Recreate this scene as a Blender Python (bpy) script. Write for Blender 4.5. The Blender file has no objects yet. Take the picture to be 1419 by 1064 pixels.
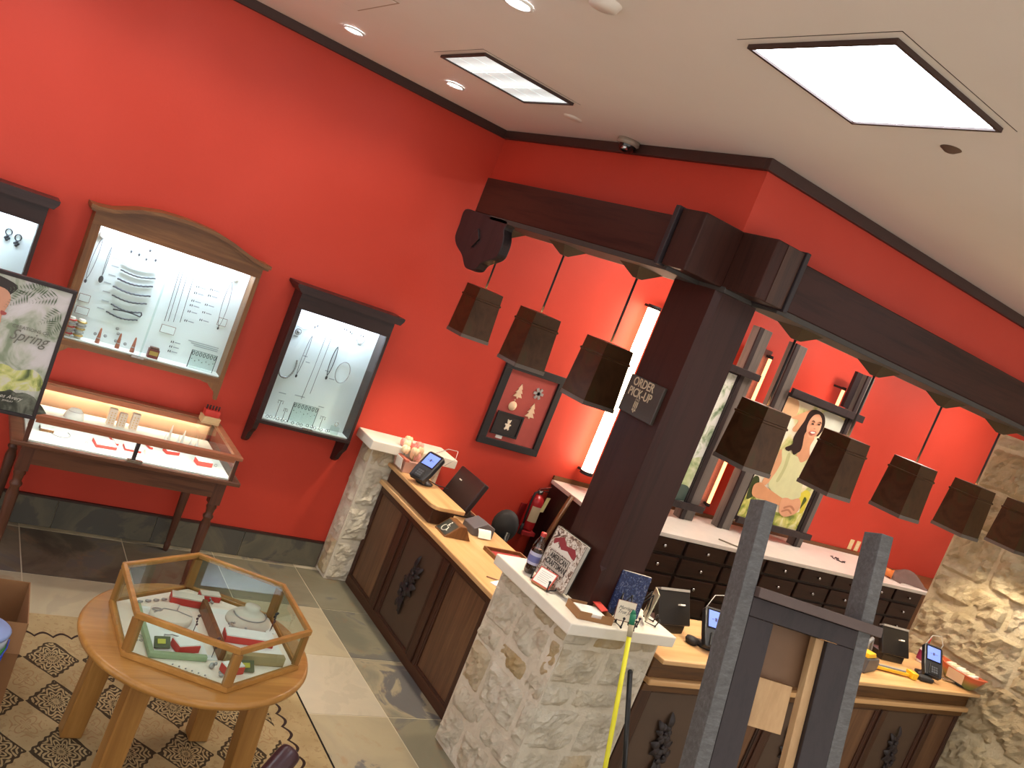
import bpy, math, random
from mathutils import Vector, Matrix
R_ = random.Random(7)
SC = bpy.context.scene
COL = SC.collection
PI = math.pi

# ------------------------------------------------------------------ camera
cam_d = bpy.data.cameras.new('camera'); cam = bpy.data.objects.new('camera', cam_d); COL.objects.link(cam)
cam_d.sensor_width = 36.0; cam_d.lens = 1214.84 / 1419 * 36; cam_d.clip_start = 0.05; cam_d.clip_end = 60
yaw, pitch, roll = 0.976622, 0.105597, 0.379371
fw = Vector((math.cos(yaw)*math.cos(pitch), math.sin(yaw)*math.cos(pitch), -math.sin(pitch)))
rt = fw.cross(Vector((0, 0, 1))).normalized(); dn = fw.cross(rt)
cx_ = rt*math.cos(roll) - dn*math.sin(roll); cy_ = rt*math.sin(roll) + dn*math.cos(roll)
m = Matrix((cx_, -cy_, -fw)).transposed().to_4x4(); m.translation = (0, 0, 2.4)
cam.matrix_world = m
SC.camera = cam

# ------------------------------------------------------------------ world, exposure, light levels
wd = bpy.data.worlds.new('world'); SC.world = wd; wd.use_nodes = True
wd.node_tree.nodes['Background'].inputs[0].default_value = (1.0, 0.95, 0.90, 1)
wd.node_tree.nodes['Background'].inputs[1].default_value = 2.0  # bright even surround, added as fill through the wall openings
SC.view_settings.view_transform = 'Standard'; SC.view_settings.look = 'None'
SC.view_settings.exposure = 0.05; SC.view_settings.gamma = 1.0
SC.view_settings.use_curve_mapping = False
E_TROFFER = 14.0      # emission of the ceiling panel diffusers
E_DOWN = 60.0         # downlight lenses
W_DOWN = 20.0         # downlight beams (W)
E_TUBE = 13.0         # vertical light tubes
W_PEND = 40.0         # pendant bulbs (W)
E_CASE = 85.0         # light strips inside wall cabinets
E_SHOW = 60.0

# ------------------------------------------------------------------ materials
def srgb(c):
    if isinstance(c, str):
        c = c.lstrip('#'); c = [int(c[i:i+2], 16)/255 for i in (0, 2, 4)]
    return tuple(x/12.92 if x <= 0.04045 else ((x+0.055)/1.055)**2.4 for x in c) + (1.0,)

class NT:
    def __init__(s, name):
        s.m = bpy.data.materials.new(name); s.m.use_nodes = True
        s.t = s.m.node_tree; s.n = s.t.nodes; s.b = s.n['Principled BSDF']; s.out = s.n['Material Output']
    def new(s, typ, **k):
        nd = s.n.new(typ)
        for a, v in k.items():
            if hasattr(nd, a): setattr(nd, a, v)
        return nd
    def link(s, a, b): s.t.links.new(a, b)
    def co(s, scale=(1, 1, 1), rot=(0, 0, 0), src='Object'):
        tc = s.new('ShaderNodeTexCoord'); mp = s.new('ShaderNodeMapping')
        s.link(tc.outputs[src], mp.inputs[0]); mp.inputs['Scale'].default_value = scale
        mp.inputs['Rotation'].default_value = rot
        return mp.outputs[0]
    def noise(s, vec, scale, detail=3, rough=0.5, dist=0.0):
        n = s.new('ShaderNodeTexNoise'); n.inputs['Scale'].default_value = scale
        n.inputs['Detail'].default_value = detail; n.inputs['Roughness'].default_value = rough
        n.inputs['Distortion'].default_value = dist
        if vec: s.link(vec, n.inputs['Vector'])
        return n.outputs['Fac']
    def ramp(s, fac, stops, interp='LINEAR'):
        r = s.new('ShaderNodeValToRGB'); r.color_ramp.interpolation = interp
        e = r.color_ramp.elements
        while len(e) < len(stops): e.new(0.5)
        for el, (p, c) in zip(e, stops): el.position = p; el.color = srgb(c) if isinstance(c, str) else c
        s.link(fac, r.inputs[0]); return r.outputs[0]
    def mix(s, fac, a, b, mode='MIX'):
        x = s.new('ShaderNodeMix', data_type='RGBA', blend_type=mode)
        if isinstance(fac, (int, float)): x.inputs[0].default_value = fac
        else: s.link(fac, x.inputs[0])
        for i, v in ((6, a), (7, b)):
            if isinstance(v, str): x.inputs[i].default_value = srgb(v)
            else: s.link(v, x.inputs[i])
        return x.outputs[2]
    def math(s, op, a, b=None, c=None):
        x = s.new('ShaderNodeMath', operation=op)
        for i, v in enumerate((a, b, c)):
            if v is None: continue
            if isinstance(v, (int, float)): x.inputs[i].default_value = v
            else: s.link(v, x.inputs[i])
        return x.outputs[0]
    def bump(s, h, strength=0.3, dist=0.01):
        b = s.new('ShaderNodeBump'); b.inputs['Strength'].default_value = strength
        b.inputs['Distance'].default_value = dist
        s.link(h, b.inputs['Height']); s.link(b.outputs[0], s.b.inputs['Normal'])
    def set(s, rough=0.5, metal=0.0, spec=0.5):
        s.b.inputs['Roughness'].default_value = rough; s.b.inputs['Metallic'].default_value = metal
        s.b.inputs['Specular IOR Level'].default_value = spec
    def col(s, c):
        if isinstance(c, str): s.b.inputs['Base Color'].default_value = srgb(c)
        else: s.link(c, s.b.inputs['Base Color'])

_pl = {}
def plain(c, rough=0.5, metal=0.0, spec=0.5, vary=0.06):
    k = (c, rough, metal, spec)
    if k in _pl: return _pl[k]
    t = NT('paint_' + c.strip('#')); t.set(rough, metal, spec)
    nz = t.noise(t.co(), 9, 3)
    base = srgb(c)
    lo = tuple(x*(1-vary) for x in base[:3]) + (1,); hi = tuple(min(1, x*(1+vary)) for x in base[:3]) + (1,)
    t.col(t.ramp(nz, [(0.3, lo), (0.7, hi)]))
    _pl[k] = t.m; return t.m

def emit(name, c, strength):
    t = NT(name); t.b.inputs['Emission Color'].default_value = srgb(c)
    t.b.inputs['Emission Strength'].default_value = strength; t.col(c); return t.m

def wood(name, c1, c2, axis='z', grain=1.0, rough=0.45, c3=None, planks=None, bump=0.12, spec=0.4):
    t = NT(name); t.set(rough, 0, spec)
    sc = {'x': (1.2, 22, 22), 'y': (22, 1.2, 22), 'z': (22, 22, 1.2)}[axis]
    v = t.co(tuple(a*grain for a in sc))
    n1 = t.noise(v, 1.0, 5, 0.6, 0.6); n2 = t.noise(v, 4.5, 3, 0.6)
    f = t.math('ADD', t.math('MULTIPLY', n1, 0.7), t.math('MULTIPLY', n2, 0.3))
    c = t.ramp(f, [(0.32, c1), (0.52, c3 or c2), (0.68, c2)])
    big = t.noise(t.co((1.5, 1.5, 1.5)), 1.6, 2)
    c = t.mix(t.math('MULTIPLY', big, 0.35), c, c1)
    t.col(c); t.bump(f, bump, 0.004); return t.m

def glass_mat(name, tint='#f4fbfa', ior=1.45):
    t = NT(name); t.n.remove(t.b)
    tr = t.new('ShaderNodeBsdfTransparent'); tr.inputs[0].default_value = srgb(tint)
    gl = t.new('ShaderNodeBsdfGlossy'); gl.inputs['Roughness'].default_value = 0.0
    fr = t.new('ShaderNodeFresnel'); fr.inputs[0].default_value = ior
    mx = t.new('ShaderNodeMixShader'); ge = t.new('ShaderNodeNewGeometry')
    t.link(t.math('MULTIPLY', fr.outputs[0], t.math('SUBTRACT', 1.0, ge.outputs['Backfacing'])), mx.inputs[0])
    t.link(tr.outputs[0], mx.inputs[1]); t.link(gl.outputs[0], mx.inputs[2]); t.link(mx.outputs[0], t.out.inputs[0])
    return t.m

def wall_paint(name, c, c2, bump=0.15):
    t = NT(name); t.set(0.55, 0, 0.35)
    t.col(t.ramp(t.noise(t.co(), 1.3, 4), [(0.3, c), (0.7, c2)]))
    h = t.noise(t.co(), 60, 4, 0.6); t.bump(h, bump, 0.004); return t.m

def limestone(name, c_light, c_mid, c_ochre, ochre_at=0.62, bump=1.0):
    t = NT(name); t.set(0.9, 0, 0.15)
    v = t.co()
    n1 = t.noise(v, 3.2, 6, 0.62, 0.5); n2 = t.noise(v, 14, 6, 0.7)
    oi = t.new('ShaderNodeObjectInfo')
    a = t.ramp(n1, [(0.25, c_mid), (0.6, c_light), (0.9, '#f4ecdd')])
    och = t.math('ADD', t.math('MULTIPLY', n1, 0.75), t.math('MULTIPLY', oi.outputs['Random'], 0.42))
    mask = t.new('ShaderNodeMapRange'); mask.inputs[1].default_value = ochre_at; mask.inputs[2].default_value = ochre_at+0.24
    t.link(och, mask.inputs[0])
    c = t.mix(t.math('MULTIPLY', mask.outputs[0], 0.75), a, c_ochre)
    dirt = t.ramp(n2, [(0.3, '#8a8172'), (0.48, '#ffffff')])
    c = t.mix(0.22, c, dirt, 'MULTIPLY')
    t.col(c)
    h = t.math('ADD', t.math('MULTIPLY', t.noise(v, 12, 10, 0.78, 1.2), 1.0), t.math('MULTIPLY', t.noise(v, 50, 5, 0.75), 0.35))
    t.bump(h, bump, 0.03); return t.m

M = {}
M['red'] = wall_paint('red_wall_paint', '#be3b29', '#c64130')
M['plaster'] = wall_paint('cream_wall_paint', '#d9cdbb', '#e0d5c4', 0.05)
M['ceil'] = wall_paint('tan_ceiling_paint', '#e6dcd3', '#ebe2da', 0.05)
M['dark'] = wood('dark_stained_oak', '#24120e', '#3b1f18', 'z', 0.9, 0.45, spec=0.2)
M['dark_x'] = wood('dark_stained_oak_x', '#24120e', '#3d2019', 'x', 0.9, 0.45, spec=0.2)
M['dark_y'] = wood('dark_stained_oak_y', '#2a1410', '#42221a', 'y', 0.9, 0.45, spec=0.2)
M['mahog'] = wood('mahogany_column', '#28120e', '#3a1d17', 'z', 0.7, 0.42, spec=0.25)
M['ash'] = plain('#38332f', 0.6); M['crown'] = plain('#3a201a', 0.5)
M['panel'] = wood('oak_panel', '#4c3322', '#7f5c3e', 'z', 1.1, 0.45, '#684831')
M['frame'] = wood('counter_frame_wood', '#27150d', '#442617', 'z', 1.0, 0.45)
M['frame_y'] = wood('counter_frame_wood_y', '#2e190f', '#4d2e1b', 'y', 1.0, 0.45)
M['frame_x'] = wood('counter_frame_wood_x', '#382112', '#66431f', 'x', 1.0, 0.45)
M['top_y'] = wood('worktop_oak_y', '#b8895a', '#dcb88a', 'y', 0.5, 0.35, '#cfa673', bump=0.04)
M['top_x'] = wood('worktop_oak_x', '#b8895a', '#dcb88a', 'x', 0.5, 0.35, '#cfa673', bump=0.04)
M['honey'] = wood('honey_pine', '#8f6430', '#bf904e', 'x', 0.6, 0.32, '#aa7a3e', bump=0.05)
M['honey_z'] = wood('honey_pine_z', '#7c5428', '#ab7f46', 'z', 0.6, 0.35, '#946a36', bump=0.05)
M['case_oak'] = wood('case_oak', '#5c3a22', '#8d6138', 'z', 1.0, 0.42, '#744c2a')
M['case_oak_x'] = wood('case_oak_x', '#5c3a22', '#8d6138', 'x', 1.0, 0.42, '#744c2a')
M['espresso'] = wood('espresso_wood', '#1d1113', '#35201e', 'z', 1.0, 0.4)
M['espresso_x'] = wood('espresso_wood_x', '#1d1113', '#35201e', 'x', 1.0, 0.4)
M['table_x'] = wood('table_wood_x', '#3f2319', '#66402c', 'x', 1.0, 0.4)
M['table_z'] = wood('table_wood_z', '#3a2018', '#5c3828', 'z', 1.0, 0.4)
M['rim_x'] = wood('showcase_rim_wood', '#7c4a30', '#a8694a', 'x', 1.0, 0.35)
M['drawer'] = wood('drawer_wood', '#23130d', '#3a2116', 'x', 1.0, 0.45)
M['greywood'] = wood('grey_stained_wood', '#4a4947', '#737274', 'x', 2.2, 0.65, '#5e5d5d', bump=0.4)
M['greypost'] = wood('grey_painted_post', '#514c48', '#6f6862', 'z', 1.0, 0.6)
M['blackwood'] = wood('black_stained_wood', '#1c1618', '#2c2224', 'z', 1.0, 0.5)
M['ply'] = wood('plywood', '#a3825a', '#c9a67a', 'z', 0.5, 0.6, '#b8946a')
M['stone'] = limestone('limestone', '#f3ead6', '#dccfb6', '#c6a055', 0.60)
M['stone_w'] = limestone('limestone_warm', '#d2c2a2', '#b8a27c', '#b08a54', 0.70)
M['mortar_w'] = limestone('mortar_warm', '#d6c6a6', '#bda985', '#b08a54', 0.9, 0.8)
M['mortar'] = limestone('mortar', '#ece2cf', '#d8ccb6', '#b0a07c', 0.9, 0.7)
M['cast'] = plain('#e2dbcd', 0.7, vary=0.04)
M['white_top'] = plain('#e6e0d6', 0.35, vary=0.03)
M['linen'] = plain('#eceae4', 0.8); M['acry'] = glass_mat('clear_acrylic', '#f0f6f4', 1.3)
M['glass'] = glass_mat('cabinet_glass'); M['black'] = plain('#161517', 0.35); M['blackm'] = plain('#1b1a1c', 0.7)
M['steel'] = plain('#b9b9bb', 0.25, 1.0); M['silver'] = plain('#a8a5a3', 0.3, 0.45); M['deck'] = plain('#f3e4d3', 0.75); M['gold'] = plain('#c9a35c', 0.3, 1.0)
M['oxid'] = plain('#4a4a4e', 0.4, 0.9); M['redbox'] = plain('#c1352c', 0.5); M['cream'] = plain('#e8dcc6', 0.7)
M['paper'] = plain('#f1ede6', 0.8); M['kraft'] = plain('#9a7048', 0.85); M['felt'] = plain('#d8cbbb', 0.9)

def slate_mat(name, dark=0.0, tint=None, mixin=0.8, patchy=0.85):
    t = NT(name); t.set(0.42, 0, 0.4)
    v = t.co(); oi = t.new('ShaderNodeObjectInfo')
    sh = t.new('ShaderNodeVectorMath', operation='ADD'); t.link(v, sh.inputs[0])
    cmb = t.new('ShaderNodeCombineXYZ'); t.link(t.math('MULTIPLY', oi.outputs['Random'], 37.0), cmb.inputs[0]); t.link(t.math('MULTIPLY', oi.outputs['Random'], 11.0), cmb.inputs[2])
    t.link(cmb.outputs[0], sh.inputs[1]); w = sh.outputs[0]
    n1 = t.noise(w, 1.9, 6, 0.55, 1.6); n2 = t.noise(w, 5.5, 6, 0.65, 0.8)
    base = t.ramp(oi.outputs['Random'], [(0.0, '#857e6a'), (0.2, '#968a70'), (0.4, '#747264'), (0.6, '#a1967a'), (0.8, '#68675e'), (1.0, '#958364')], 'CONSTANT')
    if tint: base = t.mix(mixin, base, tint)
    c = t.mix(t.ramp(n1, [(0.40, (0, 0, 0, 1)), (0.56, (1, 1, 1, 1))]), base, '#978d75' if not tint else t.mix(0.25, tint, '#a89e84'))
    pf = t.math('ADD', n1, t.math('MULTIPLY', oi.outputs['Random'], 0.06))
    patch = t.ramp(pf, [(0.60, (0, 0, 0, 1)), (0.64, (1, 1, 1, 1))])
    c = t.mix(t.math('MULTIPLY', patch, patchy), c, '#55565a')
    rust = t.ramp(n2, [(0.60, (0, 0, 0, 1)), (0.70, (1, 1, 1, 1))])
    c = t.mix(t.math('MULTIPLY', rust, 0.35), c, '#94683f')
    if dark: c = t.mix(dark, c, '#4c4a42')
    t.col(c); t.bump(t.math('ADD', n1, t.math('MULTIPLY', n2, 0.4)), 0.25, 0.01); return t.m
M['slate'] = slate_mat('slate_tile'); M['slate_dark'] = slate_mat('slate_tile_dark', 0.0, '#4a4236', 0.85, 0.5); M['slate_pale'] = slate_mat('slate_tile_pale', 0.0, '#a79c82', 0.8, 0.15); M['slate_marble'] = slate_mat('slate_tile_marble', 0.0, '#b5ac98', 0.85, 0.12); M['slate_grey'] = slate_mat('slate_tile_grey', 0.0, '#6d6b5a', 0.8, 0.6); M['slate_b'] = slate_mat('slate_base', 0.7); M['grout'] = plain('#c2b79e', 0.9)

def rug_mat():
    t = NT('patterned_rug'); t.set(0.95, 0, 0.05)
    tc = t.new('ShaderNodeTexCoord'); sp = t.new('ShaderNodeSeparateXYZ'); t.link(tc.outputs['Object'], sp.inputs[0])
    wv = t.noise(tc.outputs['Object'], 30, 2)
    ux = t.math('DIVIDE', t.math('ADD', sp.outputs[0], 20.0-0.02), 0.25); uy = t.math('DIVIDE', t.math('ADD', sp.outputs[1], 20.0-0.05), 0.34)
    def cell(ofs):
        fx = t.math('SUBTRACT', t.math('FRACT', t.math('ADD', ux, ofs)), 0.5)
        fy = t.math('SUBTRACT', t.math('FRACT', t.math('ADD', uy, ofs)), 0.5)
        d = t.math('ADD', t.math('ABSOLUTE', fx), t.math('ABSOLUTE', fy))
        r = t.math('SQRT', t.math('ADD', t.math('MULTIPLY', fx, fx), t.math('MULTIPLY', fy, fy)))
        an = t.math('ARCTAN2', fy, fx)
        return d, r, an
    d, r, an = cell(0.0); d2, r2, an2 = cell(0.5)
    pet = t.math('MULTIPLY', t.math('COSINE', t.math('MULTIPLY', an, 8.0)), 0.05)
    rr = t.math('ADD', r, pet)
    rings = t.math('SINE', t.math('MULTIPLY', t.math('ADD', rr, t.math('MULTIPLY', wv, 0.10)), 78.0))
    edge = t.math('ADD', d, t.math('MULTIPLY', t.math('SINE', t.math('MULTIPLY', t.math('ADD', sp.outputs[0], sp.outputs[1]), 110.0)), 0.018))
    inside = t.math('LESS_THAN', edge, 0.485)
    lines = t.math('GREATER_THAN', t.math('ADD', rings, t.math('MULTIPLY', t.math('COSINE', t.math('MULTIPLY', an, 16.0)), 0.5)), 0.15)
    border = t.math('MULTIPLY', t.math('GREATER_THAN', edge, 0.43), inside)
    ink = t.math('MINIMUM', t.math('ADD', t.math('MULTIPLY', lines, inside), border), 1.0)
    pale = t.math('GREATER_THAN', t.math('SINE', t.math('MULTIPLY', t.math('ADD', r2, t.math('MULTIPLY', t.math('COSINE', t.math('MULTIPLY', an2, 4.0)), 0.07)), 52.0)), 0.75)
    pale = t.math('MULTIPLY', pale, t.math('LESS_THAN', d2, 0.33))
    # field limits (a plain border band runs round the edge)
    fx = t.math('LESS_THAN', sp.outputs[0], 1.86); fy = t.math('LESS_THAN', sp.outputs[1], 4.16)
    field = t.math('MULTIPLY', fx, fy)
    ink = t.math('MULTIPLY', ink, field); pale = t.math('MULTIPLY', pale, field)
    ground = t.ramp(t.noise(tc.outputs['Object'], 5, 3), [(0.3, '#8f7c5a'), (0.7, '#a5926e')])
    speck = t.math('MULTIPLY', t.math('GREATER_THAN', t.noise(tc.outputs['Object'], 42, 2), 0.60), 0.35)
    c = t.mix(speck, ground, '#7c6444')
    c = t.mix(t.math('MULTIPLY', pale, 0.6), c, '#8a6a48')
    c = t.mix(t.math('MULTIPLY', ink, 0.88), c, '#1f1615')
    bl = t.math('MULTIPLY', t.math('GREATER_THAN', sp.outputs[0], 2.064), 1.0)
    c = t.mix(bl, c, '#1f1b1a')
    wl = t.math('LESS_THAN', t.math('ABSOLUTE', t.math('SUBTRACT', t.math('ADD', sp.outputs[1], t.math('MULTIPLY', t.math('ABSOLUTE', t.math('SINE', t.math('MULTIPLY', sp.outputs[0], 38.0))), -0.035)), 4.21)), 0.009)
    wl2 = t.math('LESS_THAN', t.math('ABSOLUTE', t.math('SUBTRACT', sp.outputs[0], t.math('ADD', 1.90, t.math('MULTIPLY', t.math('ABSOLUTE', t.math('SINE', t.math('MULTIPLY', sp.outputs[1], 30.0))), 0.03)))), 0.008)
    wl = t.math('MAXIMUM', t.math('MULTIPLY', wl, t.math('LESS_THAN', sp.outputs[0], 1.93)), t.math('MULTIPLY', wl2, t.math('LESS_THAN', sp.outputs[1], 4.23)))
    c = t.mix(wl, c, '#332723')
    t.col(c); t.bump(t.noise(tc.outputs['Object'], 180, 2), 0.4, 0.004); return t.m
M['rug'] = rug_mat()

# ------------------------------------------------------------------ mesh helpers
W0 = {}
class MB:
    def __init__(s): s.v = []; s.f = []; s.mi = []; s.cur = 0; s.sm = []
    def add(s, vs, fs, smooth=False):
        n = len(s.v); s.v += [Vector(v) for v in vs]
        for f in fs: s.f.append([i+n for i in f]); s.mi.append(s.cur); s.sm.append(smooth)
        return s
    def mat(s, i): s.cur = i; return s
    def box(s, x0, x1, y0, y1, z0, z1):
        vs = [(x, y, z) for x in (x0, x1) for y in (y0, y1) for z in (z0, z1)]
        return s.add(vs, [(0, 1, 3, 2), (4, 6, 7, 5), (0, 4, 5, 1), (2, 3, 7, 6), (0, 2, 6, 4), (1, 5, 7, 3)])
    def obox(s, c, ax, sz):
        c = Vector(c); a, b, d = [Vector(q).normalized()*k/2 for q, k in zip(ax, sz)]
        vs = [c+a*i+b*j+d*k for i in (-1, 1) for j in (-1, 1) for k in (-1, 1)]
        return s.add(vs, [(0, 1, 3, 2), (4, 6, 7, 5), (0, 4, 5, 1), (2, 3, 7, 6), (0, 2, 6, 4), (1, 5, 7, 3)])
    def prism(s, pts, plane, a, b):
        f = {'xy': lambda p, q, d: (p, q, d), 'xz': lambda p, q, d: (p, d, q), 'yz': lambda p, q, d: (d, p, q)}[plane]
        n = len(pts); vs = [f(p, q, a) for p, q in pts] + [f(p, q, b) for p, q in pts]
        return s.add(vs, [list(range(n)), list(range(2*n-1, n-1, -1))] + [(i, (i+1) % n, n+(i+1) % n, n+i) for i in range(n)])
    def cyl(s, p0, p1, r0, r1=None, n=16, smooth=True, cap=True):
        p0 = Vector(p0); p1 = Vector(p1); r1 = r0 if r1 is None else r1
        d = (p1-p0).normalized(); a = d.orthogonal().normalized(); b = d.cross(a)
        vs = [p0+(a*math.cos(2*PI*i/n)+b*math.sin(2*PI*i/n))*r0 for i in range(n)] + [p1+(a*math.cos(2*PI*i/n)+b*math.sin(2*PI*i/n))*r1 for i in range(n)]
        s.add(vs, [(i, (i+1) % n, n+(i+1) % n, n+i) for i in range(n)], smooth)
        if cap:
            k = len(s.v)-2*n
            s.f.append([k+i for i in range(n-1, -1, -1)]); s.mi.append(s.cur); s.sm.append(False)
            s.f.append([k+n+i for i in range(n)]); s.mi.append(s.cur); s.sm.append(False)
        return s
    def lathe(s, prof, c=(0, 0, 0), n=20, axis=(0, 0, 1), smooth=True):
        c = Vector(c); d = Vector(axis).normalized(); a = d.orthogonal().normalized(); b = d.cross(a)
        vs = []
        for r, z in prof:
            r = max(r, 1e-4)
            vs += [c+d*z+(a*math.cos(2*PI*i/n)+b*math.sin(2*PI*i/n))*r for i in range(n)]
        fs = []
        for j in range(len(prof)-1):
            fs += [(j*n+i, j*n+(i+1) % n, (j+1)*n+(i+1) % n, (j+1)*n+i) for i in range(n)]
        s.add(vs, fs, smooth); return s
    def ball(s, c, r, n=12, m_=8):
        if not hasattr(r, '__len__'): r = (r, r, r)
        vs = [(c[0]+r[0]*math.sin(PI*j/m_)*math.cos(2*PI*i/n), c[1]+r[1]*math.sin(PI*j/m_)*math.sin(2*PI*i/n), c[2]+r[2]*math.cos(PI*j/m_)) for j in range(m_+1) for i in range(n)]
        fs = [(j*n+i, (j+1)*n+i, (j+1)*n+(i+1) % n, j*n+(i+1) % n) for j in range(m_) for i in range(n)]
        return s.add(vs, fs, True)
    def tube(s, path, r, n=8):
        P = [Vector(p) for p in path]; vs = []; up = None
        for i, p in enumerate(P):
            d = (P[min(i+1, len(P)-1)]-P[max(i-1, 0)])
            d = d.normalized() if d.length > 1e-9 else Vector((0, 0, 1))
            a = d.orthogonal().normalized() if up is None else (up-d*up.dot(d)).normalized()
            up = a; b = d.cross(a)
            vs += [p+(a*math.cos(2*PI*k/n)+b*math.sin(2*PI*k/n))*r for k in range(n)]
        fs = [(j*n+i, j*n+(i+1) % n, (j+1)*n+(i+1) % n, (j+1)*n+i) for j in range(len(P)-1) for i in range(n)]
        s.add(vs, fs, True); k = len(s.v)-len(P)*n
        for fc in ([k+i for i in range(n-1, -1, -1)], [k+(len(P)-1)*n+i for i in range(n)]):
            s.f.append(fc); s.mi.append(s.cur); s.sm.append(False)
        return s
    def grid(s, fn, nu, nv, smooth=True):
        vs = [fn(i/nu, j/nv) for j in range(nv+1) for i in range(nu+1)]; w = nu+1
        return s.add(vs, [(j*w+i, j*w+i+1, (j+1)*w+i+1, (j+1)*w+i) for j in range(nv) for i in range(nu)], smooth)
    def xf(s, Mx):
        s.v = [Mx @ v for v in s.v]; return s
    def build(s, name, mats, parent=None, bevel=0, seg=2, local=False):
        me = bpy.data.meshes.new(name); o = bpy.data.objects.new(name, me); COL.objects.link(o)
        if parent is None:
            if local: base = Vector((0, 0, 0))
            else:
                lo = [min(v[i] for v in s.v) for i in range(3)]; hi = [max(v[i] for v in s.v) for i in range(3)]
                base = Vector(((lo[0]+hi[0])/2, (lo[1]+hi[1])/2, lo[2]))
            o.location = base
        else:
            o.parent = parent; base = Vector((0, 0, 0)) if local else W0[parent.name]
        W0[o.name] = base
        me.from_pydata([v-base for v in s.v], [], s.f)
        if not isinstance(mats, (list, tuple)): mats = [mats]
        for m_ in mats: me.materials.append(M[m_] if isinstance(m_, str) else m_)
        me.polygons.foreach_set('material_index', s.mi); me.polygons.foreach_set('use_smooth', s.sm)
        me.update()
        import bmesh
        bm = bmesh.new(); bm.from_mesh(me); bmesh.ops.recalc_face_normals(bm, faces=bm.faces); bm.to_mesh(me); bm.free()
        if bevel:
            b = o.modifiers.new('bevel', 'BEVEL'); b.width = bevel; b.segments = seg; b.limit_method = 'ANGLE'; b.angle_limit = 0.7
        return o

def box(*a): return MB().box(*a)
def tag(o, label, cat, group=None, kind=None):
    o['label'] = label; o['category'] = cat
    if group: o['group'] = group
    if kind: o['kind'] = kind
    return o
def thing(name, label, cat, loc=(0, 0, 0), group=None, rotz=0):
    o = bpy.data.objects.new(name, None); COL.objects.link(o); o.location = loc; o.rotation_euler = (0, 0, rotz)
    o.empty_display_size = 0.05
    tag(o, label, cat, group); W0[o.name] = Vector(loc); return o
def struct(o, label=None, cat=None):
    o['kind'] = 'structure'; o['label'] = label or o.name.replace('_', ' '); o['category'] = cat or o.name.split('_')[0]
    return o
def copy_thing(src, loc, label=None, group=None, rotz=None):
    c = src.copy(); COL.objects.link(c); c.location = loc; W0[c.name] = Vector(loc)
    if rotz is not None: c.rotation_euler = (0, 0, rotz)
    if label: c['label'] = label
    if group: c['group'] = group
    for ch in list(src.children):
        d = ch.copy(); COL.objects.link(d); d.parent = c; W0[d.name] = Vector(loc)
        for g in list(ch.children):
            e = g.copy(); COL.objects.link(e); e.parent = d
    return c
def text(name, s, size, mat, parent, Mx, ext=0.001, shear=0, sx=1.0, align='CENTER', bold=0.0, space=1.0):
    cu = bpy.data.curves.new(name, 'FONT'); cu.body = s; cu.size = size; cu.extrude = ext; cu.shear = shear
    cu.align_x = align; cu.align_y = 'CENTER'; cu.offset = bold; cu.resolution_u = 3; cu.space_line = 0.85; cu.space_character = space
    t = bpy.data.objects.new(name, cu); COL.objects.link(t)
    dg = bpy.context.evaluated_depsgraph_get(); dg.update()
    me = bpy.data.meshes.new_from_object(t.evaluated_get(dg)); bpy.data.objects.remove(t)
    me.transform(Matrix.Diagonal((sx, 1, 1, 1)))
    base = W0[parent.name] if parent else Vector((0, 0, 0))
    me.transform(Matrix.Translation(-base) @ Mx)
    o = bpy.data.objects.new(name, me); COL.objects.link(o)
    me.materials.clear(); me.materials.append(M[mat] if isinstance(mat, str) else mat)
    if parent: o.parent = parent; W0[o.name] = base
    return o
def face_front(x, y, z, dirv=(0, -1, 0), upv=(0, 0, 1)):
    n = Vector(dirv).normalized(); u = Vector(upv); u = (u-n*u.dot(n)).normalized(); r = u.cross(n)
    mx = Matrix((r, u, n)).transposed().to_4x4(); mx.translation = (x, y, z); return mx
def smooth_loop(pts, k=4):
    n = len(pts); out = []
    for i in range(n):
        p0, p1, p2, p3 = [Vector(pts[(i+j-1) % n]) for j in range(4)]
        for q in range(k):
            t = q/k
            out.append(tuple(0.5*((2*p1)+(p2-p0)*t+(2*p0-5*p1+4*p2-p3)*t*t+(3*p1-p0-3*p2+p3)*t**3)))
    return out
def light(kind, name, loc, energy, color, **k):
    l = bpy.data.lights.new(name, kind); l.energy = energy; l.color = color
    o = bpy.data.objects.new(name, l); COL.objects.link(o); o.location = loc
    for a, v in k.items():
        if a == 'rot': o.rotation_euler = v
        else: setattr(l, a, v)
    return o

# ================================================================== STRUCTURE
YA = 5.518; ZC = 3.363
fl = box(-3.6, 12.1, -3.6, 5.62, -0.12, -0.003).build('floor', 'grout'); struct(fl, 'stone-tiled shop floor', 'floor')
def tiles(root, name, x0, x1, y0, y1, z0, z1, mat):
    g = 0.0032
    b = MB().box(x0+g, x1-g, y0+g, y1-g, z0, z1)
    return b.build(name, mat, root, bevel=0.003, seg=1)
W0['floor'] = Vector(fl.location)
P_ = 0.586
def tile_mat(i, j):
    if i >= 1 and j == 0: return 'slate_dark'  # back row along the wall: table shade put into the tile colour
    if j == 1: return 'slate_pale'
    if i == 0: return {0: 'slate_grey', 2: 'slate_marble'}.get(j, 'slate')
    return 'slate'
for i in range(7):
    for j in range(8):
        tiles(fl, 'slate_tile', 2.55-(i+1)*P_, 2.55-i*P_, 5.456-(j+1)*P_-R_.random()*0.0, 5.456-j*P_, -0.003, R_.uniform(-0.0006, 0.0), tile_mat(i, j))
    tiles(fl, 'slate_tile', 2.55-(i+1)*P_, 2.55-i*P_, 5.456, 5.515, -0.003, 0, 'slate')
for j in range(10):
    tiles(fl, 'slate_tile', 2.55, 3.0, 5.456-(j+1)*P_, 5.456-j*P_, -0.003, R_.uniform(-0.0006, 0), 'slate' if j == 2 else 'slate_grey')
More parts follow.
